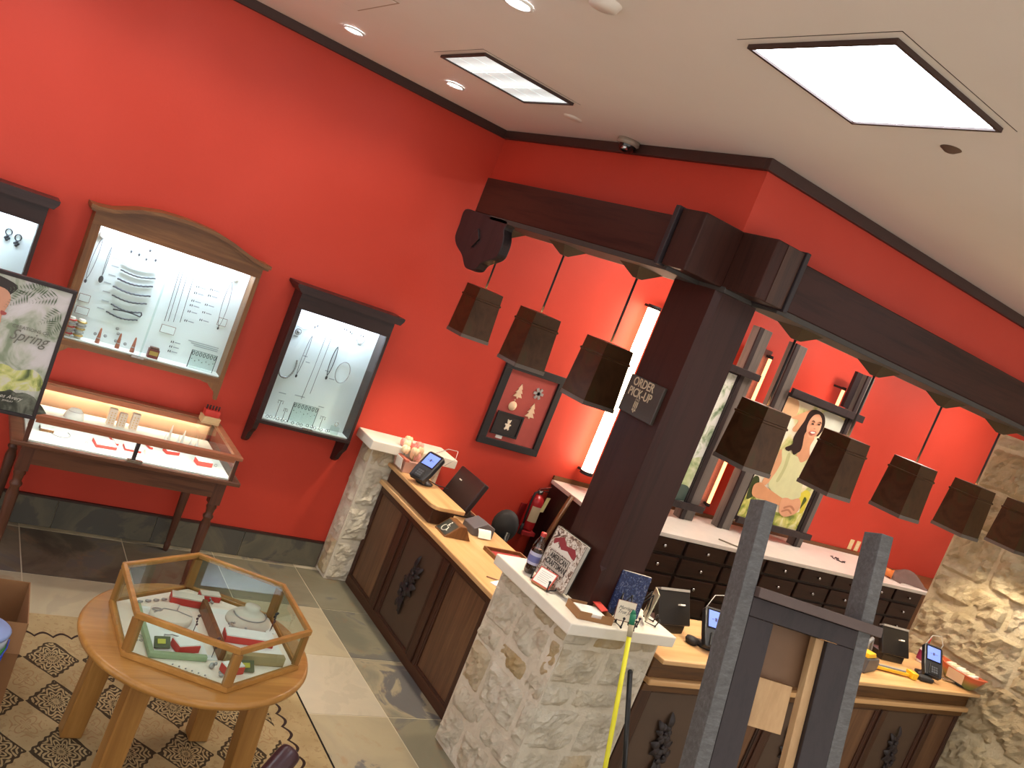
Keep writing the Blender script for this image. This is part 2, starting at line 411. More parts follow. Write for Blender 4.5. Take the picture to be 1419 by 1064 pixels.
for i in range(7):
    for j in range(4):
        tiles(fl, 'slate_tile', 3.0+i*P_, 3.0+(i+1)*P_, 2.9-(j+1)*P_, 2.9-j*P_, -0.003, R_.uniform(-0.0006, 0), 'slate')
ob = MB()
for i in range(16):
    ob.box(3.01+i*P_, 3.0+(i+1)*P_-0.005, 2.91, 5.51, -0.003, -0.001)
for i in range(12):
    for j in range(8):
        if i < 7 and j < 0: continue
        ob.box(-3.5+i*0.5+0.003, -3.5+(i+1)*0.5-0.003, -3.5+j*0.52, -3.5+(j+1)*0.52-0.005, -0.003, -0.001)
o = ob.build('floor_tile_field', 'slate', fl); o['kind'] = 'stuff'
struct(box(-3.6, 12.1, -3.6, 5.62, ZC, ZC+0.1).build('ceiling', 'ceil'), 'plain tan painted ceiling', 'ceiling')
struct(box(-3.6, 12.1, YA, YA+0.1, 0, ZC).build('wall_far', 'red'), 'long red painted wall', 'wall')
b = MB().box(-3.6, -3.5, -3.5, YA, 2.95, ZC).box(-3.6, -3.5, 3.6, YA, 0, 2.95).box(-3.6, -3.5, -3.5, -3.1, 0, 2.95).box(-3.6, -3.5, 0.4, 0.65, 0, 2.95)  # openings added to let soft fill in from the left
struct(b.build('wall_left', 'plaster'), 'cream side wall with openings added for fill light, outside the frame', 'wall')
b = MB().box(-3.6, 12.1, -3.6, -3.5, 2.95, ZC).box(-3.6, -3.0, -3.6, -3.5, 0, 2.95).box(11.4, 12.1, -3.6, -3.5, 0, 2.95)  # wide unseen openings, added to let fill light in from behind
for xp in (0.9, 4.6, 8.2): b.box(xp, xp+0.25, -3.6, -3.5, 0, 2.95)
struct(b.build('wall_near', 'plaster'), 'cream wall behind the camera with wide openings added for fill light', 'wall')
struct(box(12.0, 12.1, -3.5, YA, 0, ZC).build('wall_right', 'plaster'), 'cream wall at the far right', 'wall')
struct(box(2.92, 2.99, 3.09, YA, 2.985, ZC).build('wall_soffit_left', 'red'), 'red soffit above the short beam', 'wall')
struct(box(2.92, 12.0, 3.02, 3.09, 2.985, ZC).build('wall_soffit_right', 'red'), 'red soffit above the long beam', 'wall')
CZ = ZC-0.056
struct(box(-3.5, 2.92, YA-0.03, YA, CZ, ZC).build('trim_1', 'crown', bevel=0.004), 'dark crown strip along the long red wall', 'trim')
struct(box(2.89, 2.92, 3.02, YA-0.03, CZ, ZC).build('trim_2', 'crown', bevel=0.004), 'dark crown strip above the short beam', 'trim')
struct(box(2.89, 12.0, 2.99, 3.02, CZ, ZC).build('trim_3', 'crown', bevel=0.004), 'dark crown strip above the long beam', 'trim')
bb = box(-3.5, 2.72, YA-0.006, YA, 0, 0.19).build('baseboard_far', 'grout'); struct(bb, 'slate tile skirting along the red wall', 'baseboard')
W0['baseboard_far'] = Vector(bb.location)
for i in range(11):
    x1 = 2.72-i*P_; x0 = max(x1-P_, -3.5)
    if x1-x0 > 0.05: box(x0+0.003, x1-0.003, YA-0.02, YA-0.006, 0.001, 0.182).build('slate_tile', 'slate_b', bb, bevel=0.002, seg=1)
box(-3.5, 2.72, YA-0.023, YA-0.004, 0.184, 0.197).build('cap_strip', 'crown', bb)

# ------------------------------------------------------------------ stonework
def stone_face(root, P0, U, V, N, W, H, rows, wmin, wmax, mat, rnd, proud=0.014, pitted=0.036, jitter=0.25, res=0.02):
    """irregular coursed rough stones on a plane: P0 corner, U along, V up, N outward"""
    P0 = Vector(P0); U = Vector(U); V = Vector(V); N = Vector(N); g = 0.006
    from mathutils import noise
    y = 0.0
    for h in rows:
        h = min(h, H-y)
        if h < 0.05: break
        x = 0.0
        while x < W-0.01:
            w = rnd.uniform(wmin, wmax)
            if W-(x+w) < wmin*0.6: w = W-x
            nx = max(3, min(26, int(w/res))); ny = max(3, min(18, int(h/res)))
            ps = rnd.uniform(0.3, 1.0); sd = rnd.uniform(0, 50)
            c = [rnd.uniform(-0.5, 0.5)*g for _ in range(8)]
            def fn(u, v, x=x, y=y, w=w, h=h, ps=ps, sd=sd, c=c):
                uu = x+g+(w-2*g)*u; vv = y+g+(h-2*g)*v
                e = min(u*w, (1-u)*w, 0.035)/0.035*min(v*h, (1-v)*h, 0.035)/0.035
                e = min(1.0, e)**0.6
                q = P0+U*uu+V*vv
                nz = noise.noise(q*6+Vector((sd, 0, 0)))*0.45+noise.noise(q*15+Vector((sd, 3, 0)))*0.55+(0.3-abs(noise.noise(q*31+Vector((sd, 5, 0)))))*0.8
                wob = noise.noise(q*6+Vector((0, sd, 0)))*0.012
                d = -0.006+e*(0.008+proud*ps+pitted*nz)
                bu = max(0.0, min(1.0, 1.0)) if 0.0 < u < 1.0 else 0.6
                return q+N*d+(U+V)*wob*bu
            b = MB().grid(fn, nx, ny, False)
            # edge skirt into the mortar
            b.build('stone', mat, root)
            x += w
        y += h
def mortar_box(root, x0, x1, y0, y1, z0, z1, n=14):
    return box(x0, x1, y0, y1, z0, z1).build('mortar_core', 'mortar', root)

# corner pier
pier = thing('stone_pier', 'rough pale limestone pier with a smooth cap below the dark column', 'pier', (3.07, 3.2, 0))
mortar_box(pier, 2.772, 3.375, 2.902, 3.535, 0, 1.02)
r1 = random.Random(3)
ROWS = [0.22, 0.15, 0.24, 0.12, 0.2, 0.2]
stone_face(pier, (2.772, 3.54, 0), (0, -1, 0), (0, 0, 1), (-1, 0, 0), 0.645, 1.015, ROWS, 0.17, 0.36, 'stone', r1)
stone_face(pier, (2.765, 2.902, 0), (1, 0, 0), (0, 0, 1), (0, -1, 0), 0.615, 1.015, ROWS, 0.17, 0.36, 'stone', r1)
stone_face(pier, (3.375, 2.9, 0), (0, 1, 0), (0, 0, 1), (1, 0, 0), 0.64, 0.75, ROWS, 0.2, 0.36, 'stone', r1)
box(2.715, 3.415, 2.845, 3.565, 1.012, 1.07).build('cap_stone', 'cast', pier, bevel=0.006)
# left pillar
lp = thing('stone_pillar', 'narrow limestone pillar with a pale cap standing against the red wall', 'pillar', (3.0, 5.42, 0))
mortar_box(lp, 2.727, 3.3, 5.337, YA, 0, 1.02)
stone_face(lp, (2.727, YA, 0), (0, -1, 0), (0, 0, 1), (-1, 0, 0), 0.185, 1.015, [0.3, 0.26, 0.3, 0.2], 0.18, 0.19, 'stone', r1, res=0.03)
stone_face(lp, (2.722, 5.337, 0), (1, 0, 0), (0, 0, 1), (0, -1, 0), 0.578, 1.015, [0.3, 0.26, 0.3, 0.2], 0.2, 0.4, 'stone', r1)
box(2.655, 3.35, 5.235, YA-0.002, 1.012, 1.078).build('cap_stone', 'cast', lp, bevel=0.006)
# right stone wall
rw = box(6.672, 7.25, 1.2, 3.53, 0, 2.72).build('wall_stone', 'mortar_w'); struct(rw, 'rough cream limestone wall closing the right counter', 'wall')
W0['wall_stone'] = Vector(rw.location)
stone_face(rw, (6.672, 3.53, 0), (0, -1, 0), (0, 0, 1), (-1, 0, 0), 2.33, 2.72, [0.36, 0.28, 0.42, 0.33, 0.22, 0.38, 0.3, 0.33, 0.31], 0.35, 0.8, 'stone_w', r1, proud=0.025, pitted=0.06, res=0.028)
stone_face(rw, (7.25, 3.53, 0), (-1, 0, 0), (0, 0, 1), (0, 1, 0), 0.578, 2.72, [0.3, 0.34, 0.26, 0.3, 0.34, 0.3, 0.27, 0.33, 0.31], 0.25, 0.4, 'stone_w', r1, proud=0.03, pitted=0.03, res=0.09)
stone_face(rw, (6.672, 1.2, 0), (1, 0, 0), (0, 0, 1), (0, -1, 0), 0.578, 2.72, [0.3, 0.34, 0.26, 0.3, 0.34, 0.3, 0.27, 0.33, 0.31], 0.25, 0.4, 'stone_w', r1, proud=0.03, pitted=0.03, res=0.09)

# ------------------------------------------------------------------ timber column and beams
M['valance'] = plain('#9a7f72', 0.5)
tf = thing('timber_beam_frame', 'dark stained column carrying two heavy beams that cross at the corner', 'beam', (3.05, 3.17, 1.07))
def beam_part(name, bx, mat, bev=0.006): return box(*bx).build(name, mat, tf, bevel=bev)
# column: chamfered front arris with plain foot
c = 0.026
b = MB().prism([(2.92, 3.33), (2.92, 3.01+0.0), (3.19, 3.01), (3.19, 3.33)], 'xy', 1.07, 1.28)
b.prism([(2.92, 3.33), (2.92, 3.01+c), (2.92+c, 3.01), (3.19, 3.01), (3.19, 3.33)], 'xy', 1.30, 2.725)
ring0 = [(2.92, 3.33, 1.28), (2.92, 3.01, 1.28), (2.92, 3.01, 1.28), (3.19, 3.01, 1.28), (3.19, 3.33, 1.28)]
ring1 = [(2.92, 3.33, 1.30), (2.92, 3.01+c, 1.30), (2.92+c, 3.01, 1.30), (3.19, 3.01, 1.30), (3.19, 3.33, 1.30)]
b.add(ring0+ring1, [(i, (i+1) % 5, 5+(i+1) % 5, 5+i) for i in range(5)])
b.build('column', 'mahog', tf)
beam_part('left_beam', (2.72, 2.99, 3.2, 5.18, 2.75, 2.985), 'dark_y')
beam_part('right_beam', (3.10, 7.2, 2.84, 3.09, 2.75, 2.985), 'dark_x')
beam_part('corner_block', (2.925, 3.10, 3.01, 3.21, 2.75, 2.98), 'dark')
beam_part('soffit_board', (2.70, 3.00, 3.16, 4.92, 2.722, 2.75), 'ash', 0.003)
beam_part('soffit_board', (3.12, 7.2, 2.82, 3.10, 2.722, 2.75), 'ash', 0.003)
beam_part('soffit_board', (2.92, 3.12, 2.82+0.16, 3.16, 2.7225, 2.7495), 'ash', 0.003)
beam_part('light_valance', (3.001, 3.016, 3.34, 5.1, 2.722, 2.749), M['valance'], 0.001)  # added strips; pale colour stands for tube light on the beams' back edge
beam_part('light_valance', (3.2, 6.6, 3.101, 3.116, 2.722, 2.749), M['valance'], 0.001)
# crossing stub ends, each with a cover board and a dark joint line
beam_part('beam_end', (2.67, 3.09, 3.012, 3.175, 2.742, 3.016), 'dark')
beam_part('beam_end', (2.922, 3.105, 2.79, 3.011, 2.742, 3.016), 'dark')
beam_part('end_collar', (2.655, 3.095, 3.185, 3.215, 2.735, 3.022), 'blackwood', 0.003)
beam_part('end_collar', (3.108, 3.135, 2.775, 3.2, 2.735, 3.022), 'blackwood', 0.003)
beam_part('end_board', (2.99, 3.105, 2.7865, 2.7895, 2.745, 3.013), 'frame', 0.001)
# pyramid brackets under the beams (one over each pendant)
PL = [(2.9, 4.99), (2.9, 4.285), (2.9, 3.58)]
PR = [(3.526, 3.0), (4.231, 3.0), (4.942, 3.0), (5.655, 3.0), (6.36, 3.0)]
def bracket(x, y):
    k = 0.085; t = 0.018
    vs = [(x-k, y-k, 2.722), (x+k, y-k, 2.722), (x+k, y+k, 2.722), (x-k, y+k, 2.722), (x-t, y-t, 2.665), (x+t, y-t, 2.665), (x+t, y+t, 2.665), (x-t, y+t, 2.665)]
    MB().add(vs, [(0, 1, 2, 3), (7, 6, 5, 4)]+[(i, (i+1) % 4, 4+(i+1) % 4, 4+i) for i in range(4)]).build('pyramid_bracket', M['copper_b'] if 'copper_b' in M else 'dark', tf)
M['copper_b'] = plain('#3f3424', 0.5)
for p in PL+PR: bracket(*p)
# carved corbel at the wall end of the short beam
cp = smooth_loop([(5.282, 2.744), (5.285, 2.64), (5.281, 2.557), (5.221, 2.503), (5.10, 2.455), (5.02, 2.40), (4.977, 2.385), (4.90, 2.39), (4.85, 2.406), (4.812, 2.452), (4.675, 2.511), (4.655, 2.57), (4.663, 2.631), (4.70, 2.69), (4.70, 2.744), (4.9, 2.748), (5.1, 2.748)], 4)
MB().prism(cp, 'yz', 2.70, 2.765).build('corbel', 'blackwood', tf, bevel=0.006)
MB().prism([(5.00, 2.65), (4.94, 2.585), (5.00, 2.52), (5.06, 2.585)], 'yz', 2.690, 2.70).build('diamond_boss', 'blackwood', tf, bevel=0.003)

# ------------------------------------------------------------------ pendants
def shade_mat():
    t = NT('aged_copper_shade'); t.set(0.36, 0.5)
    n = t.noise(t.co(), 6, 5, 0.6, 0.7)
    t.col(t.ramp(n, [(0.3, '#35210f'), (0.5, '#4a301b'), (0.62, '#40341c'), (0.75, '#5e4026')])); return t.m
M['shade'] = shade_mat(); M['shade_rim'] = plain('#6b625b', 0.45, 0.5)
M['bulb'] = emit('warm_bulb', '#ffd9a0', 30.0)
def pendant(x, y, label):
    t = thing('pendant_lamp', label, 'lamp', (x, y, 1.965), 'square copper pendant lamps under the beams')
    MB().cyl((x, y, 2.31), (x, y, 2.664), 0.0065, n=8).build('cable', 'blackm', t)
    a0 = 0.092; a1 = 0.105; zt = 2.303; zb = 1.985; w = 0.003
    b = MB()
    def ring(a, z): return [(x-a, y-a, z), (x+a, y-a, z), (x+a, y+a, z), (x-a, y+a, z)]
    rr = [ring(a1, zb), ring(0.095, 2.235), ring(0.099, 2.232), ring(0.099, 2.226), ring(a0, 2.24), ring(a0, zt), ring(0.02, zt+0.004)]
    rr = [ring(a1, zb), ring(0.0955, 2.222), ring(0.1005, 2.226), ring(0.1005, 2.234), ring(0.0945, 2.238), ring(a0, zt), ring(0.02, zt+0.004)]
    vs = [p for r in rr for p in r]; fs = []
    for j in range(len(rr)-1): fs += [(4*j+i, 4*j+(i+1) % 4, 4*j+4+(i+1) % 4, 4*j+4+i) for i in range(4)]
    b.add(vs, fs)
    o = b.build('shade', 'shade', t); so = o.modifiers.new('sol', 'SOLIDIFY'); so.thickness = 0.003; so.offset = -1
    b = MB()
    rr = [ring(a1+0.003, 1.967), ring(a1+0.003, 1.989), ring(a1-0.012, 1.989), ring(a1-0.012, 1.967)]
    vs = [p for r in rr for p in r]
    fs = [(4*j+i, 4*j+(i+1) % 4, 4*((j+1) % 4)+(i+1) % 4, 4*((j+1) % 4)+i) for j in range(4) for i in range(4)]
    b.add(vs, fs).build('rim', 'shade_rim', t)
    MB().lathe([(0.0, 2.11), (0.022, 2.12), (0.034, 2.15), (0.03, 2.18), (0.016, 2.2), (0.016, 2.29)], (x, y, 0), 12).build('bulb', 'bulb', t)
    l = light('SPOT', 'pendant_light', (x, y, 2.09), W_PEND, (1.0, 0.84, 0.60), spot_size=1.75, spot_blend=0.6, shadow_soft_size=0.03)
    return t
for i, p in enumerate(PL):
    pendant(*p, ['copper pendant lamp nearest the carved corbel', 'copper pendant lamp hanging before the framed ornaments', 'copper pendant lamp nearest the column, left of the light tube'][i])
for i, p in enumerate(PR):
    pendant(*p, ['copper pendant lamp just right of the column, left of the smiling woman poster', 'copper pendant lamp covering the shoulder of the woman in the poster',
                 'copper pendant lamp against bare red wall, right of the woman poster', 'copper pendant lamp hanging just left of the stone wall edge',
                 'copper pendant lamp hanging in front of the stone wall, cut by the frame edge'][i])
# order pick-up sign on the column
sg = thing('order_sign', 'square dark sign reading ORDER PICK-UP on the column', 'sign', (2.91, 3.195, 2.02))
box(2.898, 2.918, 3.07, 3.33, 2.02, 2.21).build('sign_board', plain('#3a332c', 0.4), sg, bevel=0.003)
M['letter'] = plain('#b9a68a', 0.5)
text('lettering', 'ORDER\nPICK-UP', 0.062, 'letter', sg, face_front(2.897, 3.215, 2.155, (-1, 0, 0)), 0.001, sx=0.78, bold=0.0006)
eb = MB()
for k in (-1, 0, 1):
    eb.box(2.8955, 2.8975, 3.215+k*0.011-0.0022, 3.215+k*0.011+0.0022, 2.058+abs(k)*0.003, 2.092)
    eb.ball((2.8965, 3.215+k*0.011, 2.101), (0.001, 0.0022, 0.006), 8, 4)
for k in (-1, 0, 1):
    eb.tube([(2.8965, 3.215+k*0.011, 2.058), (2.8965, 3.215+k*0.008+0.004, 2.048), (2.8965, 3.215+k*0.005, 2.042)], 0.0016, 6)
eb.ball((2.8965, 3.225, 2.048), (0.001, 0.006, 0.004), 8, 4).ball((2.8965, 3.205, 2.048), (0.001, 0.006, 0.004), 8, 4).ball((2.8965, 3.215, 2.039), (0.001, 0.005, 0.004), 8, 4)
eb.build('candle_emblem', 'letter', sg)

# ------------------------------------------------------------------ ceiling fittings
M['diff'] = emit('troffer_diffuser', '#e9f4ff', E_TROFFER); M['diff3'] = emit('troffer_diffuser_staff', '#fff0e2', 50.0)
t_ = NT('troffer_diffuser_tubes'); s_ = t_.new('ShaderNodeSeparateXYZ'); c_ = t_.new('ShaderNodeTexCoord'); t_.link(c_.outputs['Object'], s_.inputs[0])
t_.b.inputs['Emission Color'].default_value = srgb('#e6f2f2'); t_.col('#e6f2f2')
t_.link(t_.math('ADD', 0.72, t_.math('MULTIPLY', 0.22, t_.math('SINE', t_.math('MULTIPLY', s_.outputs[0], 34.5)))), t_.b.inputs['Emission Strength']); M['diff2'] = t_.m
M['lens'] = emit('downlight_lens', '#eef4ff', E_DOWN)
M['tframe'] = plain('#3a2620', 0.5); M['white'] = plain('#e9e6e0', 0.4)
def troffer(x0, x1, y0, y1, label, mt='diff'):
    t = thing('ceiling_light_panel', label, 'ceiling light', ((x0+x1)/2, (y0+y1)/2, ZC-0.014), 'recessed fluorescent ceiling panels')
    f = 0.012
    b = MB().box(x0, x1, y0, y0+f, ZC-0.014, ZC-0.0005).box(x0, x1, y1-f, y1, ZC-0.014, ZC-0.0005).box(x0, x0+f, y0+f, y1-f, ZC-0.014, ZC-0.0005).box(x1-f, x1, y0+f, y1-f, ZC-0.014, ZC-0.0005)
    b.build('frame', 'tframe', t)
    MB().box(x0-0.034, x0-0.031, y0-0.034, y1+0.02, ZC-0.0008, ZC-0.0002).box(x0-0.034, x1+0.02, y0-0.034, y0-0.031, ZC-0.0008, ZC-0.0002).build('ceiling_joint', 'tframe', t)
    w = (x1-x0-2*f)/3; h = (y1-y0-2*f)/3
    for i in range(3):
        for j in range(3):
            X = x0+f+i*w; Y = y0+f+j*h; g = 0.003
            box(X+g, X+w-g, Y+g, Y+h-g, ZC-0.008, ZC-0.002).build('diffuser_cell', mt, t)
    return t
troffer(1.81, 2.365, 3.92, 4.42, 'smaller-looking far ceiling light panel near the red wall crown', 'diff2')
troffer(1.84, 2.41, 1.65, 2.20, 'large bright ceiling light panel at the upper right')
for x, y, n_ in ((-0.6, 3.9, 'ceiling light panel above the cut-off cabinet, left of the view'), (-0.6, 1.65, 'ceiling light panel left of the camera'), (2.1, -0.7, 'ceiling light panel right behind the camera'), (-0.6, -0.9, 'ceiling light panel left behind the camera'), (5.2, 1.0, 'ceiling light panel before the long counter, right of the view'),
                 (4.4, 4.2, 'unseen fill panel added over the staff side near the column'), (6.9, 4.2, 'unseen fill panel added over the staff side by the woman poster'), (9.2, 4.2, 'unseen fill panel added over the staff side behind the stone wall')):
    troffer(x, x+0.56, y, y+0.54, n_, 'diff3' if y > 4 and x > 4 else 'diff')  # staff-side panels are unseen, added and boosted to brighten the red wall
def down(x, y, label, w=1.0, aim=(0, 0, 0)):
    t = thing('downlight', label, 'ceiling light', (x, y, ZC-0.01), 'round recessed downlights')
    MB().lathe([(0.058, ZC-0.002), (0.062, ZC-0.010), (0.05, ZC-0.012), (0.044, ZC-0.003)], (x, y, 0), 24).build('trim_ring', 'white', t)
    MB().cyl((x, y, ZC-0.006), (x, y, ZC-0.001), 0.044, n=24).build('lens', 'lens', t)
    light('SPOT', 'downlight_beam', (x, y, ZC-0.02), W_DOWN*w, (1.0, 0.86, 0.70), spot_size=2.3, spot_blend=0.9, shadow_soft_size=0.05, rot=aim)
down(1.492, 4.909, 'round downlight above the arched wall cabinet', 1.0)
down(2.168, 4.93, 'round downlight left of the far ceiling panel', 1.0)
down(1.454, 3.035, 'round downlight cut by the top edge of the frame', 1.0)
for x, y, n_ in ((0.8, 4.9, 'above the long showcase, outside the view'), (0.1, 4.9, 'above the cut-off cabinet, outside the view'), (-0.7, 4.9, 'leftmost along the red wall, outside the view'), (3.9, 1.7, 'before the stone pier, outside the view'), (5.4, 1.7, 'before the stone wall, outside the view'), (-0.7, 3.0, 'left of the round table, outside the view'), (3.7, 0.3, 'right behind the camera, outside the view')):
    down(x, y, 'round downlight '+n_)
dc = thing('dome_camera', 'small dark dome security camera under the ceiling crown strip', 'security camera', (2.84, 4.02, ZC-0.075))
MB().lathe([(0.0, ZC-0.001), (0.062, ZC-0.001), (0.065, ZC-0.025), (0.052, ZC-0.032)], (2.84, 4.02, 0), 24).build('housing', plain('#9a8a7c', 0.5), dc)
MB().lathe([(0.048, ZC-0.03), (0.046, ZC-0.05), (0.03, ZC-0.068), (0.0, ZC-0.075)], (2.84, 4.02, 0), 24).build('dome', plain('#1a1817', 0.12), dc)
MB().lathe([(0.018, ZC-0.045), (0.02, ZC-0.06), (0.012, ZC-0.064)], (2.815, 4.0, 0), 12).build('lens', 'steel', dc)
sk = thing('ceiling_sprinkler', 'small dark sprinkler plate right of the large ceiling panel', 'sprinkler', (2.608, 1.936, ZC-0.012))
MB().lathe([(0.0, ZC-0.012), (0.018, ZC-0.012), (0.03, ZC-0.004), (0.036, ZC-0.0005)], (2.608, 1.936, 0), 20).build('plate', plain('#5d4538', 0.5), sk)
sk = thing('ceiling_cover_plate', 'round tan cover plate on the ceiling near the crown', 'cover plate', (2.567, 4.209, ZC-0.006))
MB().lathe([(0.0, ZC-0.006), (0.05, ZC-0.006), (0.055, ZC-0.0005)], (2.567, 4.209, 0), 24).build('plate', 'ceil', sk)
sk = thing('smoke_detector', 'tan ceiling disc at the top edge of the frame', 'smoke detector', (1.52, 2.57, ZC-0.02))
MB().lathe([(0.0, ZC-0.02), (0.05, ZC-0.02), (0.06, ZC-0.0005)], (1.52, 2.57, 0), 24).build('body', 'ceil', sk)
ah = thing('ceiling_access_panel', 'flat square access panel in the tan ceiling, top left', 'access panel', (1.05, 4.2, ZC-0.004))
box(0.80, 1.33, 3.93, 4.44, ZC-0.004, ZC-0.0005).build('panel', 'ceil', ah)
box(0.79, 1.34, 3.92, 4.45, ZC-0.002, ZC-0.0003).build('frame', plain('#a8907a', 0.6), ah)

# ================================================================== COUNTERS
def floral(plane, c0, z0, d0, sgn, root, s=1.0):
    """carved flower spray in relief; plane 'y': runs along y on a face at x=d0, plane 'x': runs along x at y=d0"""
    b = MB(); rnd = random.Random(5)
    def pt(a, z, d): return (d0+sgn*d, c0+a, z0+z) if plane == 'y' else (c0+a, d0+sgn*d, z0+z)
    def leaf(a, z, ang, L, w):
        ca, sa = math.cos(ang), math.sin(ang); n = 7; top = []; 
        for i in range(n):
            t = i/(n-1); hw = w*math.sin(PI*min(1, t*0.93+0.04))**0.8
            for q in (-1, 0, 1):
                u = t*L; v = q*hw
                top.append(pt(a+u*ca-v*sa, z+u*sa+v*ca, 0.022*math.sin(PI*t*0.9+0.15)+(0.008 if q == 0 else 0)))
        b.add(top, [(3*i+q, 3*i+q+1, 3*i+q+4, 3*i+q+3) for i in range(n-1) for q in (0, 1)], True)
    for k in range(7):
        leaf(0, 0.0, k*2*PI/7+0.3, 0.075*s, 0.022*s)
    for k in range(6):
        leaf(-0.02, 0.075*s, k*2*PI/6, 0.055*s, 0.017*s)
    for k in range(5):
        leaf(0.035, -0.055*s, k*2*PI/5+0.5, 0.06*s, 0.018*s)
    leaf(0, 0.09, PI/2+0.1, 0.1*s, 0.02*s); leaf(0.01, -0.08, -PI/2-0.1, 0.11*s, 0.02*s); leaf(0.02, -0.09, -PI/2+0.5, 0.09*s, 0.016*s)
    leaf(-0.03, 0.08, PI/2+0.7, 0.08*s, 0.018*s)
    for a, z in ((0, 0), (-0.02, 0.075), (0.035, -0.055)):
        p = pt(a*s, z*s, 0.026); b.ball(p, 0.012*s, 8, 6)
    b.tube([pt(0, 0.1, 0.008), pt(0.01, 0.0, 0.012), pt(0.02, -0.17*s, 0.008)], 0.006, 6)
    return b.build('floral_carving', 'blackwood', root)

# short counter (runs away from the pier to the pillar)
lc = thing('service_counter', 'short oak service counter with carved middle panel between pier and pillar', 'counter', (3.15, 4.44, 0))
box(2.915, 3.42, 3.567, 5.325, 0.0, 0.762).build('body', 'frame', lc)
box(2.89, 2.916, 3.567, 5.325, 0.0, 0.065).build('plinth', 'frame_y', lc, bevel=0.005)
box(2.888, 2.916, 3.567, 5.325, 0.725, 0.762).build('top_rail', 'frame_y', lc, bevel=0.004)
pan = [(4.92, 5.30, 0), (4.28, 4.77, 1), (3.72, 4.14, 0)]
ys = [5.325, 5.30, 4.92, 4.77, 4.28, 4.14, 3.72, 3.55]
for a, b_ in ((5.30, 5.325), (4.77, 4.92), (4.14, 4.28), (3.567, 3.72)):
    box(2.892, 2.916, a, b_, 0.065, 0.725).build('stile', 'frame', lc, bevel=0.004)
    if b_-a > 0.1:
        box(2.880, 2.892, (a+b_)/2-0.032, (a+b_)/2+0.032, 0.065, 0.725).build('pilaster', 'frame', lc, bevel=0.005)
for a, b_, cv in pan:
    box(2.906, 2.916, a, b_, 0.065, 0.725).build('carved_panel' if cv else 'panel', plain('#4a372a', 0.5) if cv else 'panel', lc)
    for q in ((2.896, 2.912, a, a+0.014, 0.065, 0.725), (2.896, 2.912, b_-0.014, b_, 0.065, 0.725), (2.896, 2.912, a+0.014, b_-0.014, 0.065, 0.079), (2.896, 2.912, a+0.014, b_-0.014, 0.711, 0.725)):
        box(*q).build('moulding', 'frame', lc, bevel=0.003)
floral('y', 4.53, 0.40, 2.905, -1, lc, 1.15)
box(2.86, 3.48, 3.57, 5.325, 0.768, 0.80).build('worktop', 'top_y', lc, bevel=0.006)
box(2.90, 3.07, 4.60, 5.3, 0.80, 0.905).build('riser', 'frame_y', lc, bevel=0.004)
pts = [(2.872, 5.325), (2.872, 4.64), (2.876, 4.60), (2.895, 4.565), (2.93, 4.555), (3.11, 4.555), (3.12, 4.57), (3.12, 5.325)]
MB().prism(pts, 'xy', 0.905, 0.932).build('raised_shelf', 'top_y', lc, bevel=0.005)

# long counter
rc = thing('service_counter', 'long oak service counter running right from the pier to the stone wall', 'counter', (5.0, 3.0, 0))
box(3.42, 6.65, 2.955, 3.42, 0.0, 0.762).build('body', 'frame', rc)
box(3.42, 6.65, 2.93, 2.956, 0.0, 0.065).build('plinth', 'frame_x', rc, bevel=0.005)
box(3.42, 6.65, 2.925, 2.956, 0.72, 0.762).build('top_rail', 'frame_x', rc, bevel=0.004)
rp = [(3.5, 4.0, 1), (4.13, 4.5, 0), (4.62, 5.1, 1), (5.22, 5.61, 0), (5.73, 6.24, 1), (6.35, 6.62, 0)]
prev = 3.42
for a, b_, cv in rp+[(6.65, 6.65, None)]:
    if a-prev > 0.005:
        box(prev, a, 2.932, 2.956, 0.065, 0.72).build('stile', 'frame', rc, bevel=0.004)
        if a-prev > 0.09: box((a+prev)/2-0.03, (a+prev)/2+0.03, 2.920, 2.932, 0.065, 0.72).build('pilaster', 'frame', rc, bevel=0.005)
    if cv is None: break
    box(a, b_, 2.946, 2.956, 0.065, 0.72).build('carved_panel' if cv else 'panel', plain('#4a372a', 0.5) if cv else 'panel', rc)
    for q in ((a, a+0.014, 2.936, 2.952, 0.065, 0.72), (b_-0.014, b_, 2.936, 2.952, 0.065, 0.72), (a+0.014, b_-0.014, 2.936, 2.952, 0.065, 0.079), (a+0.014, b_-0.014, 2.936, 2.952, 0.706, 0.72)):
        box(*q).build('moulding', 'frame', rc, bevel=0.003)
    if cv: floral('x', (a+b_)/2, 0.40, 2.945, -1, rc, 1.1)
    prev = b_
box(3.418, 6.65, 2.895, 3.55, 0.768, 0.80).build('lower_shelf', 'top_x', rc, bevel=0.006)
box(3.418, 6.65, 2.925, 3.20, 0.80, 0.905).build('riser', 'frame_x', rc, bevel=0.004)
box(3.42, 6.655, 2.865, 3.42, 0.905, 0.932).build('raised_shelf', 'top_x', rc, bevel=0.006)

